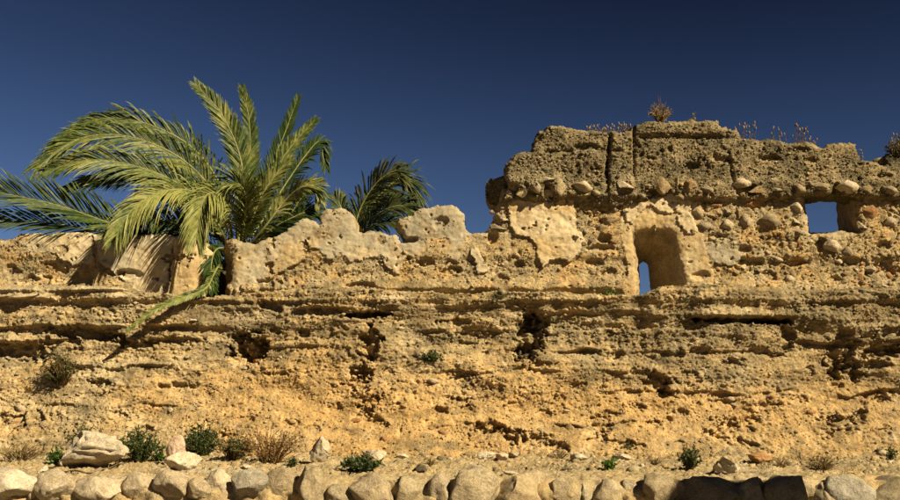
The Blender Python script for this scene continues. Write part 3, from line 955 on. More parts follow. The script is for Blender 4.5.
def crown_tint(X, Z, U, V):
    n = fbm(X * 1.8, Z * 2.6, 4, 741)
    t = lerp3(C_CRUST * 1.30, C_CRUST * 0.85, 0.5 + 1.0 * n)
    t = lerp3(t, C_TAN * 0.8, 0.65 * sstep(0.1, 0.5, fbm(X * 4, Z * 5, 4, 742)))
    t = lerp3(t, C_MOSS_SHADE, 0.6 * sstep(0.15, 0.5, fbm(X * 3, Z * 6 + 4, 5, 743)))
    t = lerp3(t, C_OCHRE * 0.8, 0.5 * sstep(600, 700, U) * sstep(0.0, 0.4, fbm(X * 2, Z * 3 + 8, 3, 744)))
    return t * (1 + 0.25 * fbm(X * 9, Z * 10, 3, 745))[..., None]


CR_POLY = [(504, 200), (508, 190), (506, 176), (507, 162), (515, 155), (524, 151), (534, 152), (534, 138), (538, 132), (546, 127), (553, 125), (566, 125.5), (576, 129), (590, 130),
           (608, 131), (630, 131), (637, 124), (646, 121.5), (672, 122), (700, 120.5), (717, 121), (721, 127), (738, 129), (741, 136), (752, 138), (770, 139), (790, 142), (812, 143.5),
           (824, 147), (828, 143), (842, 142), (856, 144), (860, 152), (862, 160), (876, 162), (884, 166), (900, 162), (960, 160), (1010, 164), (1060, 170), (1108, 172), (1108, 200), (930, 199), (862, 199), (850, 195),
           (800, 195), (790, 198), (760, 201), (720, 202), (690, 200), (660, 199), (630, 204), (600, 206), (570, 203), (540, 201), (520, 200)]
crown, crown_y = slab('crown_block', CR_POLY, YC, 0.0118, 0.46, crown_depth, crown_tint, M['crown'], (), 0.022, 760, K=16, side=(C_CRUST, C_MOSS_SHADE))

# lump of rammed earth at the crown's left end, set further back; shade put into its dark tint
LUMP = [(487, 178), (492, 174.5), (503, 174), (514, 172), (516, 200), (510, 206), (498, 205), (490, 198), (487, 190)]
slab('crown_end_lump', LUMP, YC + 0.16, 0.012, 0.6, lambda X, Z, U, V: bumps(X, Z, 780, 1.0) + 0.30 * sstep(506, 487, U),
     lambda X, Z, U, V: lerp3(C_CRUST * 0.7, C_MOSS_SHADE, 0.5 + fbm(X * 3, Z * 3, 3, 781)), M['crown'], (), 0.03, 790, K=12)
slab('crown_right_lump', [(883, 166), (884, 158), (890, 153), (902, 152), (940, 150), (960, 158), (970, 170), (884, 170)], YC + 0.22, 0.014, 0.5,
     lambda X, Z, U, V: bumps(X, Z, 785, 1.0), lambda X, Z, U, V: lerp3(C_CRUST * 0.6, C_MOSS_SHADE, 0.5 + fbm(X * 3, Z * 3, 3, 786)), M['crown'], (), 0.03, 795, K=10)


# ================================================================== STONES
def ico(sub):
    import bmesh
    bm = bmesh.new()
    bmesh.ops.create_icosphere(bm, subdivisions=sub, radius=1.0)
    V = np.array([v.co[:] for v in bm.verts]); Fc = np.array([[v.index for v in f.verts] for f in bm.faces])
    bm.free()
    return V, Fc


ICO = {k: ico(k) for k in (1, 2, 3, 4)}


def noise3(P, s, seed, oct=3):
    out = np.zeros(len(P))
    a = 1.0; f = s
    for k in range(oct):
        out += a * np.array([mnoise.noise(Vector((p[0] * f + seed * 3.7, p[1] * f - seed * 1.3, p[2] * f + seed + k * 5))) for p in P])
        a *= 0.5; f *= 2
    return out


def rock_mesh(name, seed, sub=3, angular=0.3, lump=0.18, mat=None, cuts=7, fine=0.03, boxy=0.0):
    rs = np.random.default_rng(seed)
    V, Fc = ICO[sub]
    P = V.copy()
    if boxy: P = P / (np.sum(np.abs(P) ** (2 + 6 * boxy), 1) ** (1 / (2 + 6 * boxy)))[:, None]
    P *= (1 + lump * noise3(V, 0.9, seed, 2))[:, None]
    for _ in range(cuts):
        n = rs.normal(size=3); n /= np.linalg.norm(n)
        d = 1.0 - angular * rs.uniform(0.5, 1.2)
        s = P @ n
        over = np.clip(s - d, 0, None)
        P -= np.outer(over * 0.96, n)
    P += V * (fine * (noise3(V, 3.0, seed + 9, 2) - 0.8 * np.abs(noise3(V, 5.5, seed + 19, 3))))[:, None]
    return mesh_np(name, P, Fc, mat, link=False)


ROUND = {k: [] for k in ('cobble', 'pale_stone', 'orange_stone', 'grey_stone', 'dark_stone')}
for k in ROUND:
    for s in range(4):
        ROUND[k].append(rock_mesh('stone', 40 + s * 7 + len(k), 3, 0.36 if s % 2 else 0.55, 0.34, M[k], 10 + s, 0.07, 0.0 if s % 2 else 0.35))


m_sink = {'cobble': .48, 'grey_stone': .46, 'orange_stone': .5, 'pale_stone': .38}


def stone_at(u, v, w, h, mat='cobble', where='upper', sink=0.35, depth=0.8, rot=None, name='stone', proud=None):
    if m_sink.get(mat): sink = m_sink[mat]
    if where == 'upper':
        x, _, z = at(u, v, YU); y = upper_y(x, z)
    elif where == 'crown':
        x, _, z = at(u, v, YC); y = crown_y(x, z)
    else:
        x, y, z = on_base(u, v)
    k = y / F
    e = 1.16 if where == 'crown' else 1.10
    rx = w / 2 * k * e; rz = h / 2 * k * e
    if where == 'crown': sink = 0.28
    ry = depth * (rx + rz) / 2
    me = random.choice(ROUND[mat])
    o = add_obj(name, me, wall, (x, y + ry * (sink - 0.1), z), (random.uniform(-.2, .2), R(rot) if rot is not None else random.uniform(-.25, .25), random.uniform(-.3, .3)), (rx, ry, rz))
    return o


ST = [  # u, v, w, h, material, host
    (535, 188, 17, 16, 'pale_stone', 'crown'), (548, 180, 18, 8, 'pale_stone', 'crown'), (559, 189, 20, 17, 'cobble', 'crown'), (582, 187, 21, 11, 'pale_stone', 'crown'),
    (625, 187, 20, 13, 'pale_stone', 'crown'), (539, 157, 5, 5, 'pale_stone', 'crown'), (606, 190, 12, 9, 'cobble', 'crown'), (662, 188, 21, 14, 'cobble', 'crown'),
    (677, 186, 6, 14, 'cobble', 'crown'), (689, 187, 17, 14, 'cobble', 'crown'), (706, 190, 14, 10, 'grey_stone', 'crown'), (741, 184, 22, 11, 'pale_stone', 'crown'),
    (757, 189, 20, 10, 'cobble', 'crown'), (776, 190, 15, 9, 'grey_stone', 'crown'), (797, 188, 16, 10, 'grey_stone', 'crown'), (818, 187, 22, 12, 'grey_stone', 'crown'),
    (846, 187, 22, 14, 'pale_stone', 'crown'), (868, 191, 16, 8, 'cobble', 'crown'), (888, 190, 18, 9, 'grey_stone', 'crown'), (722, 192, 12, 7, 'cobble', 'crown'),
    (595, 193, 10, 6, 'grey_stone', 'crown'), (572, 193, 9, 6, 'cobble', 'crown'), (515, 187, 10, 8, 'grey_stone', 'crown'),
    (698, 212, 14, 13, 'pale_stone', 'upper'), (713, 213, 14, 12, 'cobble', 'upper'), (727, 211, 13, 14, 'grey_stone', 'upper'), (703, 225, 19, 11, 'grey_stone', 'upper'),
    (727, 225, 16, 12, 'pale_stone', 'upper'), (714, 205, 22, 6, 'orange_stone', 'upper'), (716, 225, 10, 9, 'cobble', 'upper'), (739, 214, 8, 12, 'cobble', 'upper'),
    (753, 204, 27, 9, 'orange_stone', 'upper'), (746, 221, 15, 15, 'pale_stone', 'upper'), (770, 221, 28, 15, 'grey_stone', 'upper'), (795, 220, 15, 12, 'pale_stone', 'upper'),
    (797, 231, 18, 9, 'pale_stone', 'upper'), (781, 207, 16, 9, 'cobble', 'upper'), (796, 207, 12, 12, 'pale_stone', 'upper'), (762, 233, 12, 6, 'cobble', 'upper'),
    (868, 211, 24, 17, 'orange_stone', 'upper'), (862, 226, 12, 11, 'pale_stone', 'upper'), (888, 207, 20, 12, 'cobble', 'upper'), (890, 222, 18, 11, 'pale_stone', 'upper'), (876, 226, 12, 8, 'cobble', 'upper'),
    (832, 246, 22, 14, 'pale_stone', 'upper'), (848, 252, 16, 12, 'grey_stone', 'upper'), (812, 249, 14, 10, 'cobble', 'upper'), (838, 260, 12, 9, 'pale_stone', 'upper'),
    (871, 269, 12, 10, 'pale_stone', 'upper'), (861, 279, 12, 11, 'orange_stone', 'upper'), (877, 281, 15, 11, 'cobble', 'upper'), (882, 268, 11, 11, 'orange_stone', 'upper'),
    (894, 276, 14, 14, 'orange_stone', 'upper'), (881, 286, 14, 5, 'pale_stone', 'upper'), (868, 258, 10, 8, 'cobble', 'upper'), (849, 272, 12, 9, 'cobble', 'upper'),
    (789, 290, 10, 9, 'grey_stone', 'upper'), (798, 290, 9, 9, 'grey_stone', 'upper'), (806, 289, 8, 10, 'cobble', 'upper'), (814, 290, 9, 9, 'grey_stone', 'upper'),
    (790, 279, 13, 9, 'pale_stone', 'upper'), (782, 289, 8, 6, 'cobble', 'upper'), (805, 278, 9, 7, 'cobble', 'upper'),
    (777, 258, 15, 6, 'pale_stone', 'upper'), (758, 246, 11, 8, 'cobble', 'upper'), (784, 244, 10, 7, 'cobble', 'upper'), (738, 272, 9, 6, 'cobble', 'upper'),
    (502, 210, 14, 13, 'cobble', 'upper'), (504, 219, 15, 8, 'pale_stone', 'upper'), (499, 227, 21, 8, 'grey_stone', 'upper'),
    (598, 211, 13, 11, 'cobble', 'upper'), (584, 206, 12, 9, 'cobble', 'upper'), (610, 220, 26, 10, 'cobble', 'upper'), (590, 219, 12, 8, 'cobble', 'upper'),
    (613, 208, 12, 9, 'grey_stone', 'upper'), (602, 229, 20, 8, 'cobble', 'upper'), (585, 230, 12, 8, 'pale_stone', 'upper'), (620, 230, 10, 8, 'cobble', 'upper'),
    (616, 240, 14, 8, 'cobble', 'upper'),
    (268, 361, 0, 0, 'skip', ''),
    (433, 381, 14, 6, 'pale_stone', 'base'), (730, 398, 14, 6, 'pale_stone', 'base'), (735, 405, 10, 5, 'pale_stone', 'base'), (887, 343, 12, 5, 'pale_stone', 'base'),
    (243, 368, 10, 6, 'pale_stone', 'base'), (354, 421, 18, 5, 'orange_stone', 'base'), (409, 393, 9, 8, 'cobble', 'base'), (541, 431, 9, 9, 'pale_stone', 'base'),
    (20, 408, 14, 8, 'pale_stone', 'base'), (42, 426, 8, 8, 'pale_stone', 'base'), (838, 415, 10, 8, 'pale_stone', 'base'), (856, 414, 14, 7, 'cobble', 'base'),
    (192, 320, 12, 6, 'pale_stone', 'base'), (20, 296, 36, 5, 'pale_stone', 'base'), (365, 376, 12, 7, 'orange_stone', 'base'), (456, 413, 10, 7, 'cobble', 'base'),
    (560, 381, 10, 6, 'cobble', 'base'), (505, 368, 9, 6, 'cobble', 'base'), (680, 392, 10, 6, 'cobble', 'base'), (790, 385, 9, 6, 'cobble', 'base'), (812, 412, 10, 6, 'orange_stone', 'base'),
    (130, 402, 10, 6, 'cobble', 'base'), (300, 398, 8, 6, 'orange_stone', 'base'), (620, 398, 10, 6, 'cobble', 'base'), (590, 372, 10, 6, 'cobble', 'base'), (170, 410, 9, 6, 'pale_stone', 'base'),
    (443, 433, 12, 9, 'orange_stone', 'base'), (672, 420, 10, 7, 'orange_stone', 'base'), (766, 420, 10, 7, 'cobble', 'base'), (385, 440, 12, 8, 'orange_stone', 'base'), (570, 430, 12, 9, 'cobble', 'base'),
]
for (u, v, w, h, m, host) in ST:
    if m == 'skip': continue
    stone_at(u, v, w, h, m, host)
rs_ = random.Random(5)
taken = [(a, b, max(c, d)) for (a, b, c, d, _m, _h) in ST]
for (ua, va, ub, vb, cnt, host) in [(690, 203, 742, 232, 26, 'upper'), (744, 203, 800, 236, 20, 'upper'), (576, 202, 626, 244, 30, 'upper'), (856, 204, 899, 232, 16, 'upper'),
                                    (846, 254, 899, 292, 34, 'upper'), (776, 274, 822, 294, 14, 'upper'), (806, 242, 850, 264, 10, 'upper'), (514, 184, 899, 197, 60, 'crown'),
                                    (490, 204, 509, 232, 8, 'upper'), (740, 238, 800, 270, 10, 'upper')]:
    for q in range(cnt * 6):
        if cnt <= 0: break
        u = rs_.uniform(ua, ub); v = rs_.uniform(va, vb); w = rs_.uniform(5, 10)
        if host == 'crown' and abs(u - 608) < 6: continue
        if all(math.hypot((u - a), (v - b) * 1.2) > 0.48 * (w + c) for a, b, c in taken) and not (798 < u < 862 and v < 240) and not (628 < u < 692 and host == 'upper'):
            taken.append((u, v, w)); cnt -= 1
            stone_at(u, v, w, w * rs_.uniform(.55, .9), rs_.choice(['cobble', 'cobble', 'grey_stone', 'pale_stone', 'cobble', 'orange_stone'] if host == 'upper' else ['cobble', 'grey_stone', 'dark_stone', 'grey_stone']), host)
bk = stone_at(257, 361, 10, 5, 'orange_stone', 'base', name='brick')
bk.data = rock_mesh('brick', 77, 2, 0.45, 0.05, M['brick'], 6)
bk['label'] = 'red brick fragment lodged in the wall hollow'


# small embedded pebbles, real stones joined per surface
def pebbles(name, pts, sizes, cols, parent, kindlabel=None, flat=(1, .8, .75)):
    n = len(pts)
    protos = []
    for s in range(6):
        V, Fc = ICO[1]
        rs = np.random.default_rng(900 + s)
        P = V * (1 + 0.75 * (rs.random(len(V)) - 0.5))[:, None]
        protos.append((P, Fc))
    Vs = []; Fs = []; Cs = []; off = 0
    kind = RNG.integers(0, 6, n)
    ang = RNG.uniform(0, 6.28, n); ang2 = RNG.uniform(-.5, .5, n)
    for s in range(6):
        idx = np.nonzero(kind == s)[0]
        if len(idx) == 0: continue
        P, Fc = protos[s]
        asp = np.stack([RNG.uniform(.8, 1.4, len(idx)), RNG.uniform(.6, 1.0, len(idx)), RNG.uniform(.5, .95, len(idx))], -1)
        Q = P[None] * asp[:, None, :] * sizes[idx][:, None, None]
        c, s_ = np.cos(ang2[idx])[:, None], np.sin(ang2[idx])[:, None]
        x = Q[..., 0] * c - Q[..., 2] * s_; z = Q[..., 0] * s_ + Q[..., 2] * c
        Q = np.stack([x, Q[..., 1], z], -1) + pts[idx][:, None, :]
        Vs.append(Q.reshape(-1, 3))
        Fs.append((Fc[None] + (off + np.arange(len(idx)) * len(P))[:, None, None]).reshape(-1, 3))
        Cs.append(np.repeat(cols[idx], len(P), 0))
        off += len(idx) * len(P)
    o = mesh_np(name, np.concatenate(Vs), np.concatenate(Fs), M['earth'], {'tint': np.concatenate(Cs)}, parent=parent, smooth=False)
    o['kind'] = 'stuff'
    return o


def peb_cols(n, dark=0.3):
    r = RNG.random(n)[:, None]; b = RNG.uniform(0.75, 1.15, n)[:, None]
    c = np.where(r < 0.42, C_OCHRE, np.where(r < 0.72, C_TAN, np.where(r < 0.80, C_PALE, np.where(r < 0.9, C_ORANGE, C_CRUST * 1.2))))
    return c * b


n = 11500
ii = RNG.integers(0, len(bx), n * 3); jj = (RNG.random(n * 3) * (NZ - 4)).astype(int)
dens = (0.22 + sstep(-0.1, 0.4, fbm(BX[ii, jj] * 1.5, BZ[ii, jj] * 2, 3, 801)) + 0.3 * sstep(1.9, 1.3, BZ[ii, jj]))
sel = RNG.random(n * 3) < dens * 0.55
ii = ii[sel][:n]; jj = jj[sel][:n]
sz_ = np.clip(RNG.lognormal(math.log(0.0100), 0.48, len(ii)), 0.006, 0.040)
pts = np.stack([BX[ii, jj], BYD[ii, jj] - sz_ * 0.20, BZ[ii, jj]], -1)
loc = tb[ii, jj]
cc = peb_cols(len(ii)); bright = RNG.random(len(ii))[:, None]
cc = np.where(bright > 0.86, cc, loc * RNG.uniform(0.8, 1.2, (len(ii), 1)) * 0.75 + cc * 0.25)
pebbles('embedded_gravel', pts, sz_, cc, wall)


def face_gravel(name, X, Z, yfun, tint_fn, Y, n, keep, mean):
    U, V = to_uv(X, Y + 0 * X, Z)
    k = keep(X, Z, U, V)
    X = X[k][:n]; Z = Z[k][:n]; U = U[k][:n]; V = V[k][:n]
    s_ = np.clip(RNG.lognormal(math.log(mean), 0.45, len(X)), 0.006, 0.04)
    yy = np.array([yfun(a, b) for a, b in zip(X, Z)]) - s_ * 0.25
    T = tint_fn(X[None], Z[None], U[None], V[None])[0]
    cc = peb_cols(len(X)); br = RNG.random(len(X))[:, None]
    cc = np.where(br > 0.85, cc * 0.9, T * RNG.uniform(0.75, 1.25, (len(X), 1)))
    pebbles(name, np.stack([X, yy, Z], -1), s_, cc, wall)


def up_keep(X, Z, U, V):
    poly = np.array([at(u, v, YU)[::2] for u, v in UP_POLY])
    k = poly_sdf(X, Z, poly) > 0.04
    for hl in HOLES:
        k &= poly_sdf(X, Z, np.array([at(u, v, YU)[::2] for u, v in hl['front']])) < -0.03
    k &= (plaster_fields(X, Z)[0] < 0.1) & ((U < 170) | (U > 236)) & (V < 302)
    return k & (RNG.random(X.shape) < 0.35 + sstep(-0.3, 0.4, fbm(X * 1.6, Z * 1.6, 3, 831)))


def cr_keep(X, Z, U, V):
    return poly_sdf(X, Z, np.array([at(u, v, YC)[::2] for u, v in CR_POLY])) > 0.035


gX = RNG.uniform(-6.3, 6.3, 16000); gZ = RNG.uniform(2.7, 4.1, 16000)
face_gravel('parapet_gravel', gX, gZ, upper_y, upper_tint, YU, 3600, up_keep, 0.0085)
gX = RNG.uniform(0.5, 6.5, 14000); gZ = RNG.uniform(4.0, 5.3, 14000)
face_gravel('crown_gravel', gX, gZ, crown_y, crown_tint, YC, 5200, cr_keep, 0.0085)

# loose gravel on terrace
n = 5600
px = RNG.uniform(-6.5, 6.5, n); py = 10.12 + 2.85 * np.sqrt(RNG.random(n))
sz_ = np.clip(RNG.lognormal(math.log(0.012), 0.6, n), 0.006, 0.06)
pz = terrace_z(px, py) + sz_ * 0.2
gv = pebbles('loose_gravel', np.stack([px, py, pz], -1), sz_, peb_cols(n), None)
tag(gv, kind='stuff')


# ================================================================== KERB OF BOULDERS
kerb = empty('boulder_kerb', (0, 9.95, 0), 'row of rounded boulders set in earth along the front edge of the terrace', 'kerb')
YK = 9.95
KB = [  # u0,u1,v0,v1, material
    (-28, 37, 466, 500, 'pale'), (23, 40, 482, 500, ''), (36, 76, 470, 500, ''), (72, 122, 473, 503, ''), (120, 155, 474, 503, ''), (154, 190, 471, 499, ''), (187, 212, 478, 503, ''),
    (203, 228, 468, 500, ''), (232, 268, 469, 497, 'grey'), (264, 293, 471, 500, ''), (293, 325, 465, 506, 'warm'), (325, 353, 483, 508, 'warm'), (352, 394, 472, 510, ''),
    (391, 428, 475, 512, ''), (428, 456, 475, 512, ''), (453, 496, 467, 516, ''), (494, 547, 474, 518, 'warm'), (545, 583, 480, 512, ''), (577, 594, 482, 504, ''),
    (591, 622, 480, 512, ''), (620, 640, 480, 502, ''), (637, 680, 476, 510, 'warm'), (676, 742, 477, 520, ''), (738, 772, 479, 516, ''), (766, 813, 476, 518, ''),
    (811, 842, 484, 516, ''), (824, 876, 473, 520, 'grey'), (866, 930, 477, 520, ''),
]
for k, (u0, u1, v0, v1, m) in enumerate(KB):
    u = (u0 + u1) / 2; v = (v0 + v1) / 2
    x, y, z = at(u, v, YK)
    rx = (u1 - u0) / 2 * YK / F * random.uniform(0.96, 1.08); rz = (v1 - v0) / 2 * YK / F * 1.06
    mt = {'pale': M['pale_rock'], 'grey': M['kerb_grey']}.get(m, M['kerb'] if u0 > 225 else M['pale_stone'])
    me = rock_mesh('boulder', 200 + k, 4, 0.27, 0.26, mt, 8, 0.07, 0.10)
    o = add_obj('boulder', me, kerb, (x, y + 0.04 + random.uniform(-.03, .08), z - rz * random.uniform(0, .12)), (random.uniform(-.25, .25), random.uniform(-.12, .12), random.uniform(-.5, .5)), (rx * 1.0, max(rx, rz) * 0.8, rz * 0.97))
# rows below, down to the ground
low = [rock_mesh('boulder', 260 + s, 3, 0.3, 0.2, M['kerb'], 8, 0.05) for s in range(5)]
for row, zc in enumerate((0.50, 0.22)):
    x = -8.3 + row * 0.2
    while x < 8.3:
        w = random.uniform(0.2, 0.32)
        add_obj('boulder', random.choice(low), kerb, (x, 9.93 - row * 0.02, zc + random.uniform(-.03, .03)), (random.uniform(-.2, .2), random.uniform(-.2, .2), random.uniform(-.4, .4)), (w, w * 0.8, 0.17))
        x += w * 1.75
for side in (-1, 1):
    x = 6.6 / 1.0
    for q in range(9):
        xx = side * (4.75 + q * 0.42)
        if abs(xx) < 8.5:
            add_obj('boulder', random.choice(low), kerb, (xx, 9.98, 0.80), (0.1 * q, 0.2, q), (0.24, 0.2, 0.17))
# earth packed between the boulders
kx = np.linspace(-8.5, 8.5, 900); kz = np.linspace(-0.05, 0.88, 60)
KX, KZ = np.meshgrid(kx, kz, indexing='ij')
KY = 9.955 + 0.06 * fbm(KX * 5, KZ * 5, 4, 811) + 0.10 * np.clip((KZ - .74) / .14, 0, 1) ** 2
tt = lerp3(C_TAN, C_OCHRE, 0.5 + fbm(KX * 2, KZ * 2, 4, 812))
mesh_np('packed_earth', np.stack([KX, KY, KZ], -1).reshape(-1, 3), grid_quads(900, 60), M['soil'], {'tint': tt.reshape(-1, 3)}, parent=kerb)


# ================================================================== LOOSE ROCKS ON THE TERRACE
def ground_hit(u, v):
    """point of the terrace seen at photo pixel u,v"""
    for Y in np.arange(10.0, 13.0, 0.02):
        x, _, z = at(u, v, Y)
        if z <= float(terrace_z(np.array([x]), np.array([Y]))[0]):
            return x, Y, z
    x, _, z = at(u, v, 12.4)
    return x, 12.4, float(terrace_z(np.array([x]), np.array([12.4]))[0])


def loose_rock(name, u, vbase, w, h, mat, seed, label, cat='rock', angular=0.45, rot=0, group=None, lift=0.0, dep=0.9, boxy=0.0):
    x, y, z = ground_hit(u, vbase)
    k = y / F
    rx = w / 2 * k; rz = h / 2 * k
    me = rock_mesh(name, seed, 4 if w > 20 else 3, angular, 0.28, mat, 16, 0.12, boxy)
    co = np.empty(len(me.vertices) * 3, np.float32); me.vertices.foreach_get('co', co)
    P = co.reshape(-1, 3)
    P[:, 0] *= rx / abs(P[:, 0]).max(); P[:, 2] *= rz / abs(P[:, 2]).max(); P[:, 1] *= rx * dep / abs(P[:, 1]).max()
    zz = P[:, 2].min()
    P[:, 2] -= zz * 0.72
    me.vertices.foreach_set('co', P.ravel()); me.update()
    o = add_obj(name, me, None, (x, y, z + lift), (0, R(rot), random.uniform(-.15, .15)))
    return tag(o, label, cat, group)


loose_rock('rock', 96, 467, 74, 42, M['pale_rock'], 301, 'large pale angular rock lying on the terrace at the left', angular=0.48, rot=3, boxy=0.1)
loose_rock('rock', 183, 470, 34, 22, M['pale_rock'], 303, 'pale rounded rock at the foot of the small upright pink slab', angular=0.35)
loose_rock('rock', 177, 464, 21, 33, M['pink_stone'], 304, 'small upright pink stone slab behind a pale rounded rock', angular=0.3, rot=-6, dep=0.5, boxy=0.8)
loose_rock('rock', 321, 462, 23, 30, M['pale_rock'], 305, 'upright rounded pale rock standing between the dry bush and the green plant', angular=0.3, boxy=0.5)
loose_rock('rock', 376, 460, 30, 12, M['pale_rock'], 306, 'flat pale stone right behind the dark green plant', angular=0.4)
loose_rock('rock', 400, 459, 16, 9, M['pale_rock'], 307, 'little pale stone just right of the green plant', angular=0.5, rot=12)
loose_rock('rock', 419, 473, 15, 11, M['dark_stone'], 308, 'small dark stone on bare dirt right of the green plant', angular=0.5)
loose_rock('rock', 485, 459, 22, 9, M['pale_rock'], 309, 'pale flat oval stone below the dark hollow at the wall foot', angular=0.3)
loose_rock('rock', 503, 460, 15, 9, M['pink_stone'], 310, 'buff oval stone beside the pale flat one', angular=0.3)
loose_rock('rock', 514, 458, 12, 9, M['kerb'], 311, 'small brown stone leaning by the buff oval stone', angular=0.5)
loose_rock('rock', 511, 475, 16, 5, M['pale_rock'], 312, 'thin pale stone lying just behind the broad kerb boulder in the middle', angular=0.5)
loose_rock('rock', 578, 461, 20, 9, M['pale_rock'], 313, 'pale stone with a bright face in the middle of the terrace', angular=0.5, rot=8)
loose_rock('rock', 623, 460, 22, 8, M['pale_rock'], 314, 'low whitish stone between two green tufts', angular=0.4)
loose_rock('rock', 720, 474, 30, 22, M['pale_rock'], 315, 'leaning buff rock beside the dark green bush at the right', angular=0.6, rot=32)
loose_rock('rock', 760, 462, 24, 12, M['orange_stone'], 316, 'tawny rounded stone at the wall foot at the right', angular=0.3)
loose_rock('rock', 43, 472, 14, 8, M['pale_rock'], 317, 'small pale block on top of the leftmost kerb boulders', angular=0.6)
loose_rock('rock', 15, 463, 14, 6, M['pale_rock'], 318, 'small flat pale stone at the far left of the terrace', angular=0.5)
loose_rock('rock', 530, 470, 10, 4, M['kerb'], 319, 'tiny brown flat stone behind the broad kerb boulder', angular=0.5)
loose_rock('rock', 568, 471, 14, 5, M['dark_stone'], 320, 'thin dark stone lying flat in the middle foreground dirt', angular=0.5)
loose_rock('rock', 590, 471, 14, 5, M['kerb'], 321, 'low brown stone right of the thin dark one', angular=0.5)
loose_rock('rock', 478, 469, 10, 6, M['pale_rock'], 322, 'small pale chip behind the tall grey kerb boulder', angular=0.5)
loose_rock('rock', 246, 470, 9, 7, M['pale_rock'], 323, 'small pale stone sitting behind the smooth grey kerb boulder', angular=0.5)
x, y, z = at(0, 246, 13.75)
wm = rock_mesh('rock', 333, 3, 0.3, 0.1, M['pale_rock'], 5)
tag(add_obj('rock', wm, None, (x - 0.04, y - 0.1, z + 0.03), (0, 0, 0), (0.09, 0.09, 0.09)), 'whitish rounded stone on the wall top at the far left edge', 'rock')


# ================================================================== PLANTS
class Geo:
    def __init__(s): s.v = []; s.f = []; s.a = []

    def tri_strip(s, pts, wid, side, age_shade=0.0):
        """flat tapering blade along pts, widths wid, side vector"""
        n = len(s.v)
        for p, w in zip(pts, wid):
            s.v.append(p - side * w); s.v.append(p + side * w); s.a += [age_shade, age_shade]
        for i in range(len(pts) - 1):
            a = n + 2 * i
            s.f.append((a, a + 1, a + 3, a + 2))

    def tube(s, pts, rad, sides=5, age_shade=0.0):
        n0 = len(s.v)
        for i, p in enumerate(pts):
            t = (pts[min(i + 1, len(pts) - 1)] - pts[max(i - 1, 0)])
            t = t.normalized() if t.length > 1e-9 else Vector((0, 0, 1))
            a = t.cross(Vector((0.13, 0.31, 0.94))); a = a.normalized() if a.length > 1e-6 else Vector((1, 0, 0))
            b = t.cross(a)
            for k in range(sides):
                th = 2 * math.pi * k / sides
                s.v.append(p + (a * math.cos(th) + b * math.sin(th)) * rad[i]); s.a.append(age_shade)
        for i in range(len(pts) - 1):
            for k in range(sides):
                a = n0 + i * sides + k; b = n0 + i * sides + (k + 1) % sides
                s.f.append((a, b, b + sides, a + sides))

    def build(s, name, mat, parent=None, smooth=False):
        me = mesh_np(name, np.array([p[:] for p in s.v]), np.array(s.f), mat, {'age_shade': np.array(s.a)}, smooth, parent)
        return me


def rv(r=1.0):
    return Vector((random.uniform(-r, r), random.uniform(-r, r), random.uniform(-r, r)))


def curve_pts(cps, n):
    """Catmull-Rom through control points"""
    P = [Vector(p) for p in cps]
    P = [P[0] * 2 - P[1]] + P + [P[-1] * 2 - P[-2]]
    out = []
    segs = len(P) - 3
    for i in range(n):
        t = i / (n - 1) * segs
        k = min(int(t), segs - 1); t -= k
        a, b, c, d = P[k:k + 4]
        out.append(0.5 * ((2 * b) + (c - a) * t + (2 * a - 5 * b + 4 * c - d) * t * t + (3 * b - a - 3 * c + d) * t ** 3))
    return out


def frond(palm, cps, leaf=0.42, pairs=70, age_shade=0.0, start=0.10, up=Vector((0.1, -0.95, 0.42)), mat='palm', vee=0.55, spread=1.0, wid=0.0115, droop=0.25, sub=None, tw=0.0):
    pts = curve_pts(cps, 48)
    L = sum((pts[i + 1] - pts[i]).length for i in range(47))
    g = Geo()
    rad = [0.017 * (1 - i / 47) + 0.003 for i in range(48)]
    g.tube(pts, rad, 6)
    ro = g.build('frond', M['rachis'], palm, True)
    lf = Geo()
    for i in range(pairs):
        t = start + (1 - start) * (i + random.random() * 0.6) / pairs
        q = min(t, 0.999) * 47
        k = int(q); p = pts[k].lerp(pts[k + 1], q - k)
        T = (pts[min(k + 2, 47)] - pts[max(k - 1, 0)]).normalized()
        side = T.cross(up)
        side = side.normalized() if side.length > 0.05 else T.cross(Vector((0, 1, 0))).normalized()
        nrm = side.cross(T).normalized()
        if tw:
            rot = Matrix.Rotation(tw, 3, T); side = rot @ side; nrm = rot @ nrm
        env = min(1.0, 0.45 + 3.2 * (t - start)) * (1.0 if t < 0.55 else 1 - 0.62 * ((t - 0.55) / 0.45) ** 1.4)
        for sgn in (-1, 1):
            ll = leaf * env * random.uniform(0.82, 1.08)
            fwd = 1.05 + 1.2 * t + random.uniform(-.3, .3)
            ll *= 1.18
            d = (side * sgn * spread * random.uniform(.85, 1.1) + T * fwd + nrm * (vee + random.uniform(-.22, .22))).normalized()
            dr = Vector((0, 0, -1)) * ll * droop * random.uniform(0.4, 1.5)
            p0 = p; p1 = p + d * ll * 0.45 + dr * 0.12; p2 = p + d * ll * 0.78 + dr * 0.5; p3 = p + d * ll + dr
            w = wid * random.uniform(0.8, 1.15)
            sd = d.cross(nrm + rv(0.5)).normalized()
            ag = age_shade + random.uniform(-.12, .12) + (0.15 if random.random() < .08 else 0)
            lf.tri_strip([p0, p1, p2, p3], [w * 0.55, w, w * 0.75, w * 0.08], sd, ag)
    o = lf.build('leaflets', M[mat], None)
    o['kind'] = 'stuff'
    o.parent = ro
    return ro


def P3(u, v, Y): return Vector(at(u, v, Y))


pc = P3(227, 262, 14.75)
palm = empty('date_palm', (pc.x, pc.y, 0), 'date palm behind the wall with big arching feathery fronds at the left', 'palm tree')
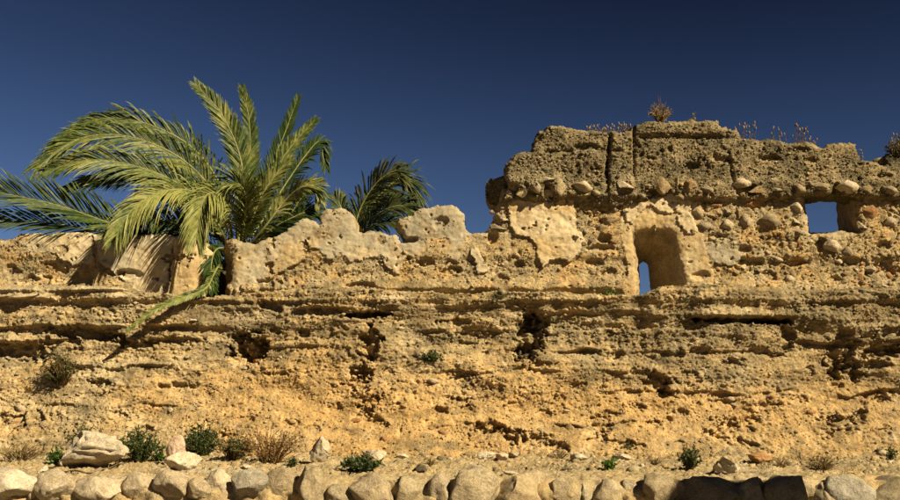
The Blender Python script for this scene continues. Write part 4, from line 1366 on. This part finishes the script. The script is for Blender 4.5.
# trunk with old leaf bases
g = Geo()
tp = [Vector((pc.x + 0.05 * math.sin(k * 0.7), pc.y, pc.z * k / 12)) for k in range(13)]
g.tube(tp, [0.30 - 0.03 * math.sin(k) for k in range(13)], 14)
for k in range(150):
    zz = random.uniform(0.3, pc.z + 0.15); th = random.uniform(0, 6.28)
    o_ = Vector((math.cos(th), math.sin(th), 0))
    b0 = Vector((pc.x, pc.y, zz)) + o_ * 0.27
    g.tube([b0, b0 + o_ * 0.06 + Vector((0, 0, 0.07)), b0 + o_ * 0.09 + Vector((0, 0, 0.16))], [0.05, 0.04, 0.02], 5)
g.build('trunk', M['bark'], palm)

CB = (236, 262, 14.7)       # crown heart
FR = [  # control points (u, v, Y), leaf length, pairs, age, vee, droop; low ages put shade into the leaf colour
    ([CB, (190, 240, 14.3), (120, 226, 13.9), (60, 206, 13.7), (-5, 192, 13.6), (-45, 188, 13.6)], .50, 84, -0.08, .75, .05),
    ([CB, (175, 232, 14.2), (110, 232, 13.9), (40, 222, 13.7), (-40, 222, 13.6)], .46, 74, -0.25, .6, .1),
    ([CB, (222, 190, 14.7), (190, 146, 14.6), (140, 122, 14.5), (95, 120, 14.5), (58, 142, 14.4)], .44, 84, 0.06, .45, .45),
    ([CB, (218, 200, 14.5), (180, 158, 14.3), (125, 136, 14.2), (75, 140, 14.1), (36, 168, 14.0)], .48, 90, 0.16, .45, .35),
    ([CB, (214, 218, 14.4), (180, 185, 14.1), (135, 166, 13.9), (90, 160, 13.8), (48, 170, 13.8)], .46, 84, 0.10, .5, .3),
    ([CB, (212, 220, 14.5), (185, 192, 14.3), (150, 178, 14.1), (110, 178, 14.0), (66, 188, 13.9)], .38, 70, -0.02, .5, .3),
    ([CB, (222, 214, 14.2), (195, 192, 13.8), (160, 192, 13.4), (132, 210, 13.15), (116, 236, 13.0)], .40, 80, 0.26, .4, .5),
    ([CB, (243, 190, 14.8), (238, 150, 14.9), (220, 112, 14.9), (196, 84, 14.9)], .33, 86, 0.10, .3, .1),
    ([CB, (246, 200, 15.0), (250, 160, 15.1), (249, 120, 15.2), (242, 88, 15.2)], .24, 74, 0.02, .3, .05),
    ([CB, (256, 210, 15.2), (270, 170, 15.3), (286, 130, 15.4), (298, 97, 15.5)], .23, 74, -0.30, .3, .05),  # dark frond, its shade put into the leaf tone
    ([CB, (256, 215, 14.8), (270, 180, 14.8), (290, 148, 14.9), (315, 120, 15.0)], .28, 80, 0.08, .3, .15),
    ([CB, (264, 218, 15.0), (285, 185, 15.2), (306, 155, 15.3), (320, 142, 15.4), (326, 168, 15.4)], .26, 74, -0.30, .4, .35),
    ([CB, (264, 228, 14.4), (284, 202, 14.4), (300, 188, 14.3), (314, 186, 14.3), (320, 202, 14.3)], .27, 66, 0.22, .4, .35),
    ([CB, (236, 222, 14.2), (224, 198, 13.8), (208, 194, 13.4), (200, 212, 13.2), (196, 240, 13.1)], .40, 74, 0.34, .35, .5),
    ([CB, (244, 225, 14.2), (246, 200, 14.0), (240, 185, 13.8), (228, 186, 13.7), (216, 204, 13.6)], .40, 70, 0.12, .35, .35),
    ([CB, (250, 225, 14.3), (262, 195, 14.2), (278, 172, 14.2), (290, 160, 14.2)], .24, 66, 0.16, .3, .2),
    ([CB, (268, 232, 14.5), (292, 218, 14.4), (312, 212, 14.4), (330, 226, 14.4)], .30, 56, -0.1, .4, .3),
    ([(232, 262, 14.6), (222, 262, 14.0), (215, 272, 13.35), (206, 288, 12.98), (185, 297, 12.84), (155, 310, 12.72), (128, 330, 12.66)], .115, 90, 0.12, .25, .1),
    ([(234, 264, 14.6), (228, 250, 14.2), (216, 250, 13.8), (211, 268, 13.6), (214, 292, 13.4)], .22, 50, -0.4, .3, .3),
    ([CB, (200, 236, 14.2), (170, 222, 14.0), (140, 218, 13.5), (108, 238, 13.1)], .40, 60, -0.1, .5, .3),
    ([CB, (215, 230, 14.6), (190, 205, 14.5), (165, 196, 14.5), (140, 200, 14.5)], .34, 56, -0.3, .5, .3),  # dark filler, shade between the fronds put into its tone
    ([CB, (262, 240, 14.8), (280, 230, 14.8), (300, 200, 14.9), (310, 190, 14.9)], .30, 50, -0.3, .5, .3),
]
for cps, lf_, pr, ag, ve, dr in FR:
    frond(palm, [P3(*c) for c in cps], lf_, int(pr * 1.5), ag - 0.04 - 0.1 * random.random(), 0.12, vee=ve, droop=dr)

pc2 = P3(352, 262, 18.0)
palm2 = empty('date_palm', (pc2.x, pc2.y, 0), 'smaller darker palm showing only drooping frond tips behind the middle of the wall', 'palm tree')
g = Geo()
g.tube([Vector((pc2.x, pc2.y, pc2.z * k / 8)) for k in range(9)], [0.24] * 9, 12)
for k in range(90):
    zz = random.uniform(0.3, pc2.z); th = random.uniform(0, 6.28)
    o_ = Vector((math.cos(th), math.sin(th), 0))
    b0 = Vector((pc2.x, pc2.y, zz)) + o_ * 0.22
    g.tube([b0, b0 + o_ * 0.06 + Vector((0, 0, 0.07)), b0 + o_ * 0.09 + Vector((0, 0, 0.16))], [0.05, 0.04, 0.02], 5)
g.build('trunk', M['bark'], palm2)
C2 = (350, 262, 18.0)
for cps, lf_, pr, ag, ve, dr in [
    ([C2, (358, 215, 18), (374, 186, 17.9), (392, 172, 17.8), (402, 178, 17.8)], .48, 70, 0.08, .4, .35),
    ([C2, (364, 215, 18.2), (385, 190, 18.2), (402, 178, 18.2), (412, 192, 18.2), (414, 208, 18.2)], .50, 76, -0.2, .4, .5),
    ([C2, (366, 225, 17.8), (385, 210, 17.6), (402, 206, 17.5), (414, 216, 17.5)], .46, 60, 0.0, .4, .4),
    ([C2, (346, 225, 18.2), (340, 205, 18.3), (334, 196, 18.4)], .36, 46, -0.2, .4, .2),
    ([C2, (362, 220, 18.5), (378, 200, 18.6), (396, 194, 18.7)], .46, 60, -0.25, .4, .4),
    ([C2, (364, 232, 17.6), (384, 222, 17.3), (400, 224, 17.2)], .42, 50, -0.15, .4, .3),
]:
    frond(palm2, [P3(*c) for c in cps], lf_ * 0.95, int(pr * 1.05), ag + 0.06, 0.12, vee=ve, droop=dr, mat='palm_dark', wid=0.015)


def shrub(name, p, rx, rz, n_stem, n_leaf, leafmat, stemmat, label, cat, leaf=0.022, ry=None, group=None, spikes=0, upright=0.5, facing=None):
    root = empty(name, p, label, cat, group)
    P = Vector(p); ry = ry or rx
    sg = Geo(); lg = Geo()
    tips = []
    for i in range(n_stem):
        th = random.uniform(0, 6.28); rr = math.sqrt(random.random())
        tip = P + Vector((rx * rr * math.cos(th), ry * rr * math.sin(th), rz * (1 - 0.55 * rr * rr) * random.uniform(0.55, 1.05)))
        if facing: tip = tip + Vector(facing) * random.uniform(0, 1)
        mid = P.lerp(tip, 0.5) + Vector((0, 0, rz * 0.12 * upright)) + rv(rx * 0.12)
        b = P + Vector((rx * 0.25 * rr * math.cos(th), ry * 0.25 * rr * math.sin(th), 0))
        pts = curve_pts([b, mid, tip], 6)
        sg.tube(pts, [0.0045, .004, .0035, .003, .0022, .0012], 3)
        tips.append(pts)
    for i in range(n_leaf):
        pts = random.choice(tips)
        q = random.uniform(1.0, 4.99); k = int(q)
        c = pts[k].lerp(pts[k + 1], q - k)
        d = (rv() + Vector((0, 0, 0.4))).normalized()
        ll = leaf * random.uniform(0.6, 1.5)
        sd = d.cross(rv()).normalized()
        lg.tri_strip([c, c + d * ll * 0.5, c + d * ll], [ll * 0.06, ll * 0.22, ll * 0.03], sd, random.uniform(-.25, .25))
    for i in range(spikes):
        pts = random.choice(tips)
        c = pts[-1]
        sg.tube([c, c + Vector((random.uniform(-.02, .02), 0, 0.05)), c + Vector((random.uniform(-.03, .03), 0, 0.10))], [.002, .006, .001], 4)
    sg.build('stems', M[stemmat], root)['kind'] = 'stuff'
    if n_leaf:
        lo = lg.build('foliage', M[leafmat], root)
        lo['kind'] = 'stuff'
    return root


def on_ground(u, v): return ground_hit(u, v)


# at the wall foot and on the terrace
def gsh(u, v, w, h, *a, **k):
    p = on_ground(u, v)
    s = p[1] / F
    return shrub(a[0], p, w / 2 * s, h * s, *a[1:], **k)


gsh(56, 465, 22, 18, 'shrub', 40, 420, 'bright', 'olive', 'small bright green tuft left of the large pale rock', 'shrub', leaf=0.035)
gsh(88, 452, 50, 28, 'shrub', 90, 1300, 'olive', 'straw', 'straggly olive weeds growing behind the large pale rock', 'shrub', leaf=0.03)
gsh(140, 462, 50, 36, 'shrub', 130, 1700, 'green', 'olive', 'dense dark green bush at the wall foot right of the pale rock', 'shrub', leaf=0.032)
gsh(203, 456, 52, 34, 'shrub', 110, 1400, 'green', 'olive', 'dark green leafy bush behind the upright pink slab', 'shrub', leaf=0.032)
gsh(234, 460, 44, 28, 'shrub', 100, 1000, 'olive', 'rust', 'dark green low bush beside the dry brown bush', 'shrub', leaf=0.03)
gsh(270, 463, 84, 40, 'dry_bush', 110, 2200, 'rust', 'rust', 'twiggy dry brown bush against the orange lower wall', 'bush', leaf=0.02)
gsh(160, 462, 14, 16, 'shrub', 20, 220, 'bright', 'olive', 'little bright green sprig at the left of the upright pink slab', 'shrub', leaf=0.03)
gsh(293, 468, 16, 10, 'shrub', 20, 220, 'green', 'rust', 'small green sprout at the right edge of the dry brown bush', 'shrub', leaf=0.03)
gsh(362, 472, 46, 18, 'shrub', 70, 1300, 'green', 'olive', 'low spreading dark green plant in the open dirt', 'shrub', leaf=0.034)
gsh(610, 471, 20, 14, 'shrub', 26, 300, 'bright', 'olive', 'small fresh green tuft in front of the low whitish stone', 'shrub', leaf=0.034)
gsh(628, 456, 18, 14, 'shrub', 26, 260, 'olive', 'straw', 'small olive tuft behind the low whitish stone', 'shrub', leaf=0.03)
gsh(690, 470, 28, 26, 'shrub', 50, 700, 'green', 'rust', 'dark green bush left of the leaning buff rock', 'shrub', leaf=0.03)
gsh(20, 462, 56, 22, 'dry_bush', 170, 120, 'straw', 'straw', 'pale dry grass clump at the far left wall foot', 'dry grass', leaf=0.03)
gsh(822, 470, 42, 18, 'dry_bush', 110, 60, 'straw', 'straw', 'wispy dry straw clump at the right wall foot', 'dry grass', leaf=0.03)
gsh(891, 461, 12, 16, 'shrub', 20, 90, 'olive', 'olive', 'thin olive weed at the right edge of the wall foot', 'shrub', leaf=0.04)
gsh(430, 466, 20, 10, 'dry_bush', 40, 20, 'straw', 'straw', 'low straw tuft near the small dark stone', 'dry grass', leaf=0.02)
gsh(560, 459, 26, 10, 'dry_bush', 50, 40, 'straw', 'straw', 'low straw tuft at the wall foot left of the bright faced stone', 'dry grass', leaf=0.02)
gsh(655, 465, 22, 10, 'dry_bush', 40, 20, 'straw', 'straw', 'thin straw tuft left of the dark green bush', 'dry grass', leaf=0.02)
gsh(780, 468, 26, 12, 'dry_bush', 50, 20, 'straw', 'straw', 'sparse straw tuft right of the tawny rounded stone', 'dry grass', leaf=0.02)


def wsh(u, v, w, h, *a, **k):
    p = on_base(u, v)
    s = p[1] / F
    return shrub(a[0], (p[0], p[1] - 0.01, p[2]), w / 2 * s, h * s, *a[1:], ry=0.10, **k)


wsh(62, 384, 46, 38, 'shrub', 110, 800, 'olive', 'rust', 'straggly olive and brown shrub rooted in the left face of the wall', 'shrub', leaf=0.028, facing=(0, -0.22, 0))
wsh(58, 384, 22, 16, 'shrub', 30, 350, 'green', 'olive', 'fresh green shoots under the straggly wall shrub', 'shrub', leaf=0.03, facing=(0, -0.2, 0))
wsh(431, 362, 24, 13, 'shrub', 30, 420, 'green', 'olive', 'small dark green plant rooted in the middle of the wall face', 'shrub', leaf=0.028, facing=(0, -0.1, 0))
# on the shelf of the wall
def shelf(u, v): return at(u, v, 12.96)


def ssh(u, v, w, h, *a, **k):
    p = shelf(u, v); s = p[1] / F
    return shrub(a[0], p, w / 2 * s, h * s, *a[1:], ry=0.08, **k)


ssh(611, 304, 22, 17, 'shrub', 24, 320, 'bright', 'olive', 'small bright green plant on the wall shelf below the arrow slit', 'shrub', leaf=0.032)
ssh(497, 300, 30, 8, 'shrub', 40, 260, 'olive', 'straw', 'low green growth on the shelf under the pale plaster patch', 'shrub', leaf=0.024)
ssh(530, 299, 26, 7, 'shrub', 30, 160, 'olive', 'rust', 'thin brown green growth on the shelf right of the low green growth', 'shrub', leaf=0.022)
ssh(360, 294, 24, 6, 'dry_bush', 40, 60, 'straw', 'rust', 'low dry growth on the shelf under the middle wall', 'dry grass', leaf=0.02)
ssh(690, 291, 40, 7, 'dry_bush', 60, 100, 'rust', 'rust', 'low brown growth on the shelf right of the arrow slit', 'dry grass', leaf=0.02)


# on the crown
def weed(u, v, w, h, stems, label, heads=True, grp=None, name='dry_weed', mat='rust', lean=0):
    p = at(u, v + 2, YC + 0.18)
    s = p[1] / F
    root = empty(name, p, label, 'dry weed', grp)
    P = Vector(p); g = Geo(); hg = Geo()
    for i in range(stems):
        x = random.uniform(-1, 1) * w / 2 * s
        hh = h * s * random.uniform(0.45, 1.0) * (1 - 0.35 * abs(x) / (w / 2 * s))
        tip = P + Vector((x + lean * s + random.uniform(-.02, .02), random.uniform(-.06, .06), hh))
        b = P + Vector((x * 0.6, 0, -0.03))
        pts = curve_pts([b, b.lerp(tip, .5) + rv(.008), tip], 5)
        g.tube(pts, [.0035, .003, .0028, .0022, .0018], 3)
        if heads:
            hg.tube([tip - Vector((0, 0, .012)), tip, tip + Vector((0, 0, .014)), tip + Vector((0, 0, .026))], [.003, .010, .009, .002], 5)
        for q in range(2):
            c = pts[random.randint(1, 4)]
            d = (rv() + Vector((0, 0, .6))).normalized() * 0.035
            g.tube([c, c + d], [.0018, .0012], 3)
            if heads and random.random() < .6:
                hg.tube([c + d * .8, c + d * 1.1, c + d * 1.3], [.002, .007, .002], 5)
    g.build('stems', M[mat], root)['kind'] = 'stuff'
    if heads: hg.build('seed_heads', M['straw'], root)['kind'] = 'stuff'
    return root


p = at(661, 122, YC + 0.15); s = p[1] / F
shrub('dry_bush', p, 15 * s, 23 * s, 90, 420, 'rust', 'straw', 'dry reddish bush standing tall on the crown of the wall', 'bush', leaf=0.026, ry=0.12)
weed(661, 103, 5, 16, 3, 'thin bare twig rising out of the dry reddish crown bush', heads=False)
p = at(899, 160, YC + 0.25)
shrub('dry_bush', p, 15 * s, 28 * s, 100, 700, 'olive', 'rust', 'olive bush on the wall top at the right edge', 'bush', leaf=0.03, ry=0.15)
weed(896, 150, 14, 22, 6, 'dry stalks poking out of the olive bush at the right edge')
weed(614, 131, 60, 9, 26, 'sparse low dry weeds on the crown left of the tall bush')
weed(625, 130, 12, 13, 5, 'small dry weed just left of the raised crown slab')
weed(693, 121, 10, 9, 4, 'two faint stalks on the raised crown slab')
weed(741, 138, 12, 24, 9, 'tall dry weed beside the right end of the raised crown slab')
weed(753, 138, 8, 20, 6, 'dry weed with pale heads next to the tall one')
weed(776, 141, 10, 18, 6, 'dry weed alone in the middle of the right crown')
weed(796, 143, 26, 23, 14, 'widest clump of dry seed head weeds on the right crown')
weed(812, 145, 10, 10, 6, 'low brown weed at the right of the widest clump')
weed(862, 161, 6, 18, 3, 'thin pale stalk in the dip right of the crown block', heads=True)
weed(872, 163, 20, 8, 12, 'low green brown weeds in the dip right of the crown block', mat='olive', heads=False)
weed(724, 131, 18, 6, 10, 'short dry fringe on the small crown step')
# weeds seen through the window
pw = at(815, 240, 14.6)
wr = weed(812, 232, 12, 14, 6, 'fine dry stems growing behind the small window', heads=False)
for ch in wr.children: pass
wr.location = Vector(wr.location) + Vector((0.02, 0.65, 0.10))

# fallen branch lying behind the left kerb boulders
g = Geo()
pts = []
for (u, v) in [(48, 470), (64, 473), (84, 474), (104, 472), (118, 468), (130, 464)]:
    x, y, z = ground_hit(u, v); pts.append(Vector((x, y, z + 0.02)))
cp = curve_pts(pts, 20)
for i, q in enumerate(cp): q.z += 0.012 * math.sin(i * 1.3)
g.tube(cp, [0.011 - 0.0003 * i for i in range(20)], 6)
g.tube([cp[12], cp[12] + Vector((.10, .03, .05)), cp[12] + Vector((.22, .02, .06))], [.006, .005, .002], 4)
br = g.build('fallen_branch', M['wood'], None, True)
tag(br, 'thin dry branch lying on the dirt below the large pale rock', 'branch')

# scattered dry litter on the terrace
g = Geo()
for i in range(2600):
    x = random.uniform(-6, 6); y = 10.15 + 2.5 * random.random()
    z = float(0.89 + 0.0)
    g.v.append(None)
    g.v.pop()
    pts.append((x, y))
lx = RNG.uniform(-6, 6, 2600); ly = RNG.uniform(10.15, 12.7, 2600); lz = terrace_z(lx, ly)
for x, y, z in zip(lx, ly, lz):
    p = Vector((x, y, z + 0.004)); d = Vector((random.uniform(-1, 1), random.uniform(-1, 1), random.uniform(0, .9))).normalized() * random.uniform(.02, .07)
    g.tri_strip([p, p + d * .5 + Vector((0, 0, .004)), p + d], [.0025, .003, .001], d.cross(Vector((0, 0, 1))).normalized(), random.uniform(-.2, .2))
lt = Geo(); lt.v = g.v; lt.f = g.f; lt.a = g.a
o = lt.build('dry_litter', M['straw'], None)
tag(o, kind='stuff')
gg = Geo()
for c_ in range(230):
    cx = random.uniform(-6, 6); cy = random.choice([random.uniform(12.0, 12.6), random.uniform(12.0, 12.6), random.uniform(10.3, 12.2)])
    if random.random() > 0.5 + 0.9 * mnoise.noise(Vector((cx * 0.9, cy, 3))): continue
    cz = float(terrace_z(np.array([cx]), np.array([cy]))[0])
    for b_ in range(random.randint(6, 22)):
        p = Vector((cx + random.gauss(0, .05), cy + random.gauss(0, .04), cz - .01))
        d = Vector((random.gauss(0, .5), random.gauss(0, .4), 1)).normalized() * random.uniform(.04, .13)
        q_ = Vector((random.gauss(0, .02), random.gauss(0, .02), -.01))
        gg.tri_strip([p, p + d * .55, p + d + q_], [.0026, .0024, .0008], d.cross(rv()).normalized(), random.uniform(-.3, .3))
tag(gg.build('dry_grass', M['straw'], None), kind='stuff')

# ---- made-up rammed-earth pier, added outside the picture on the right so its shade falls on the right-hand kerb boulders
pier_x, pier_y = 7.66, 5.5
pier = empty('added_shade_pier', (pier_x, pier_y, 0), 'tall rammed earth pier added out of view to shade the right end of the kerb', 'pier')
n = 40
import bmesh
bm = bmesh.new()
bmesh.ops.create_cube(bm, size=1.0)
bmesh.ops.subdivide_edges(bm, edges=bm.edges[:], cuts=24, use_grid_fill=True)
P = np.array([v.co[:] for v in bm.verts]); Fq = np.array([[v.index for v in f.verts] for f in bm.faces]); bm.free()
P = P * np.array((0.98, 0.5, 5.95)) + np.array((0, 0, 2.975))
nn = noise3(P, 2.2, 5, 3)
P[:, 0] += 0.07 * nn + 0.04 * noise3(P, 7, 25, 3); P[:, 1] += 0.05 * noise3(P, 2.5, 8, 3); P[:, 2] += 0.03 * noise3(P, 2.5, 18, 2) * (P[:, 2] > 0.1)
P += np.array((pier_x, pier_y, 0))
mesh_np('shade_pier_body', P, Fq, M['earth'], {'tint': np.tile(C_TAN, (len(P), 1)) * (1 + 0.15 * nn)[:, None]}, parent=pier)
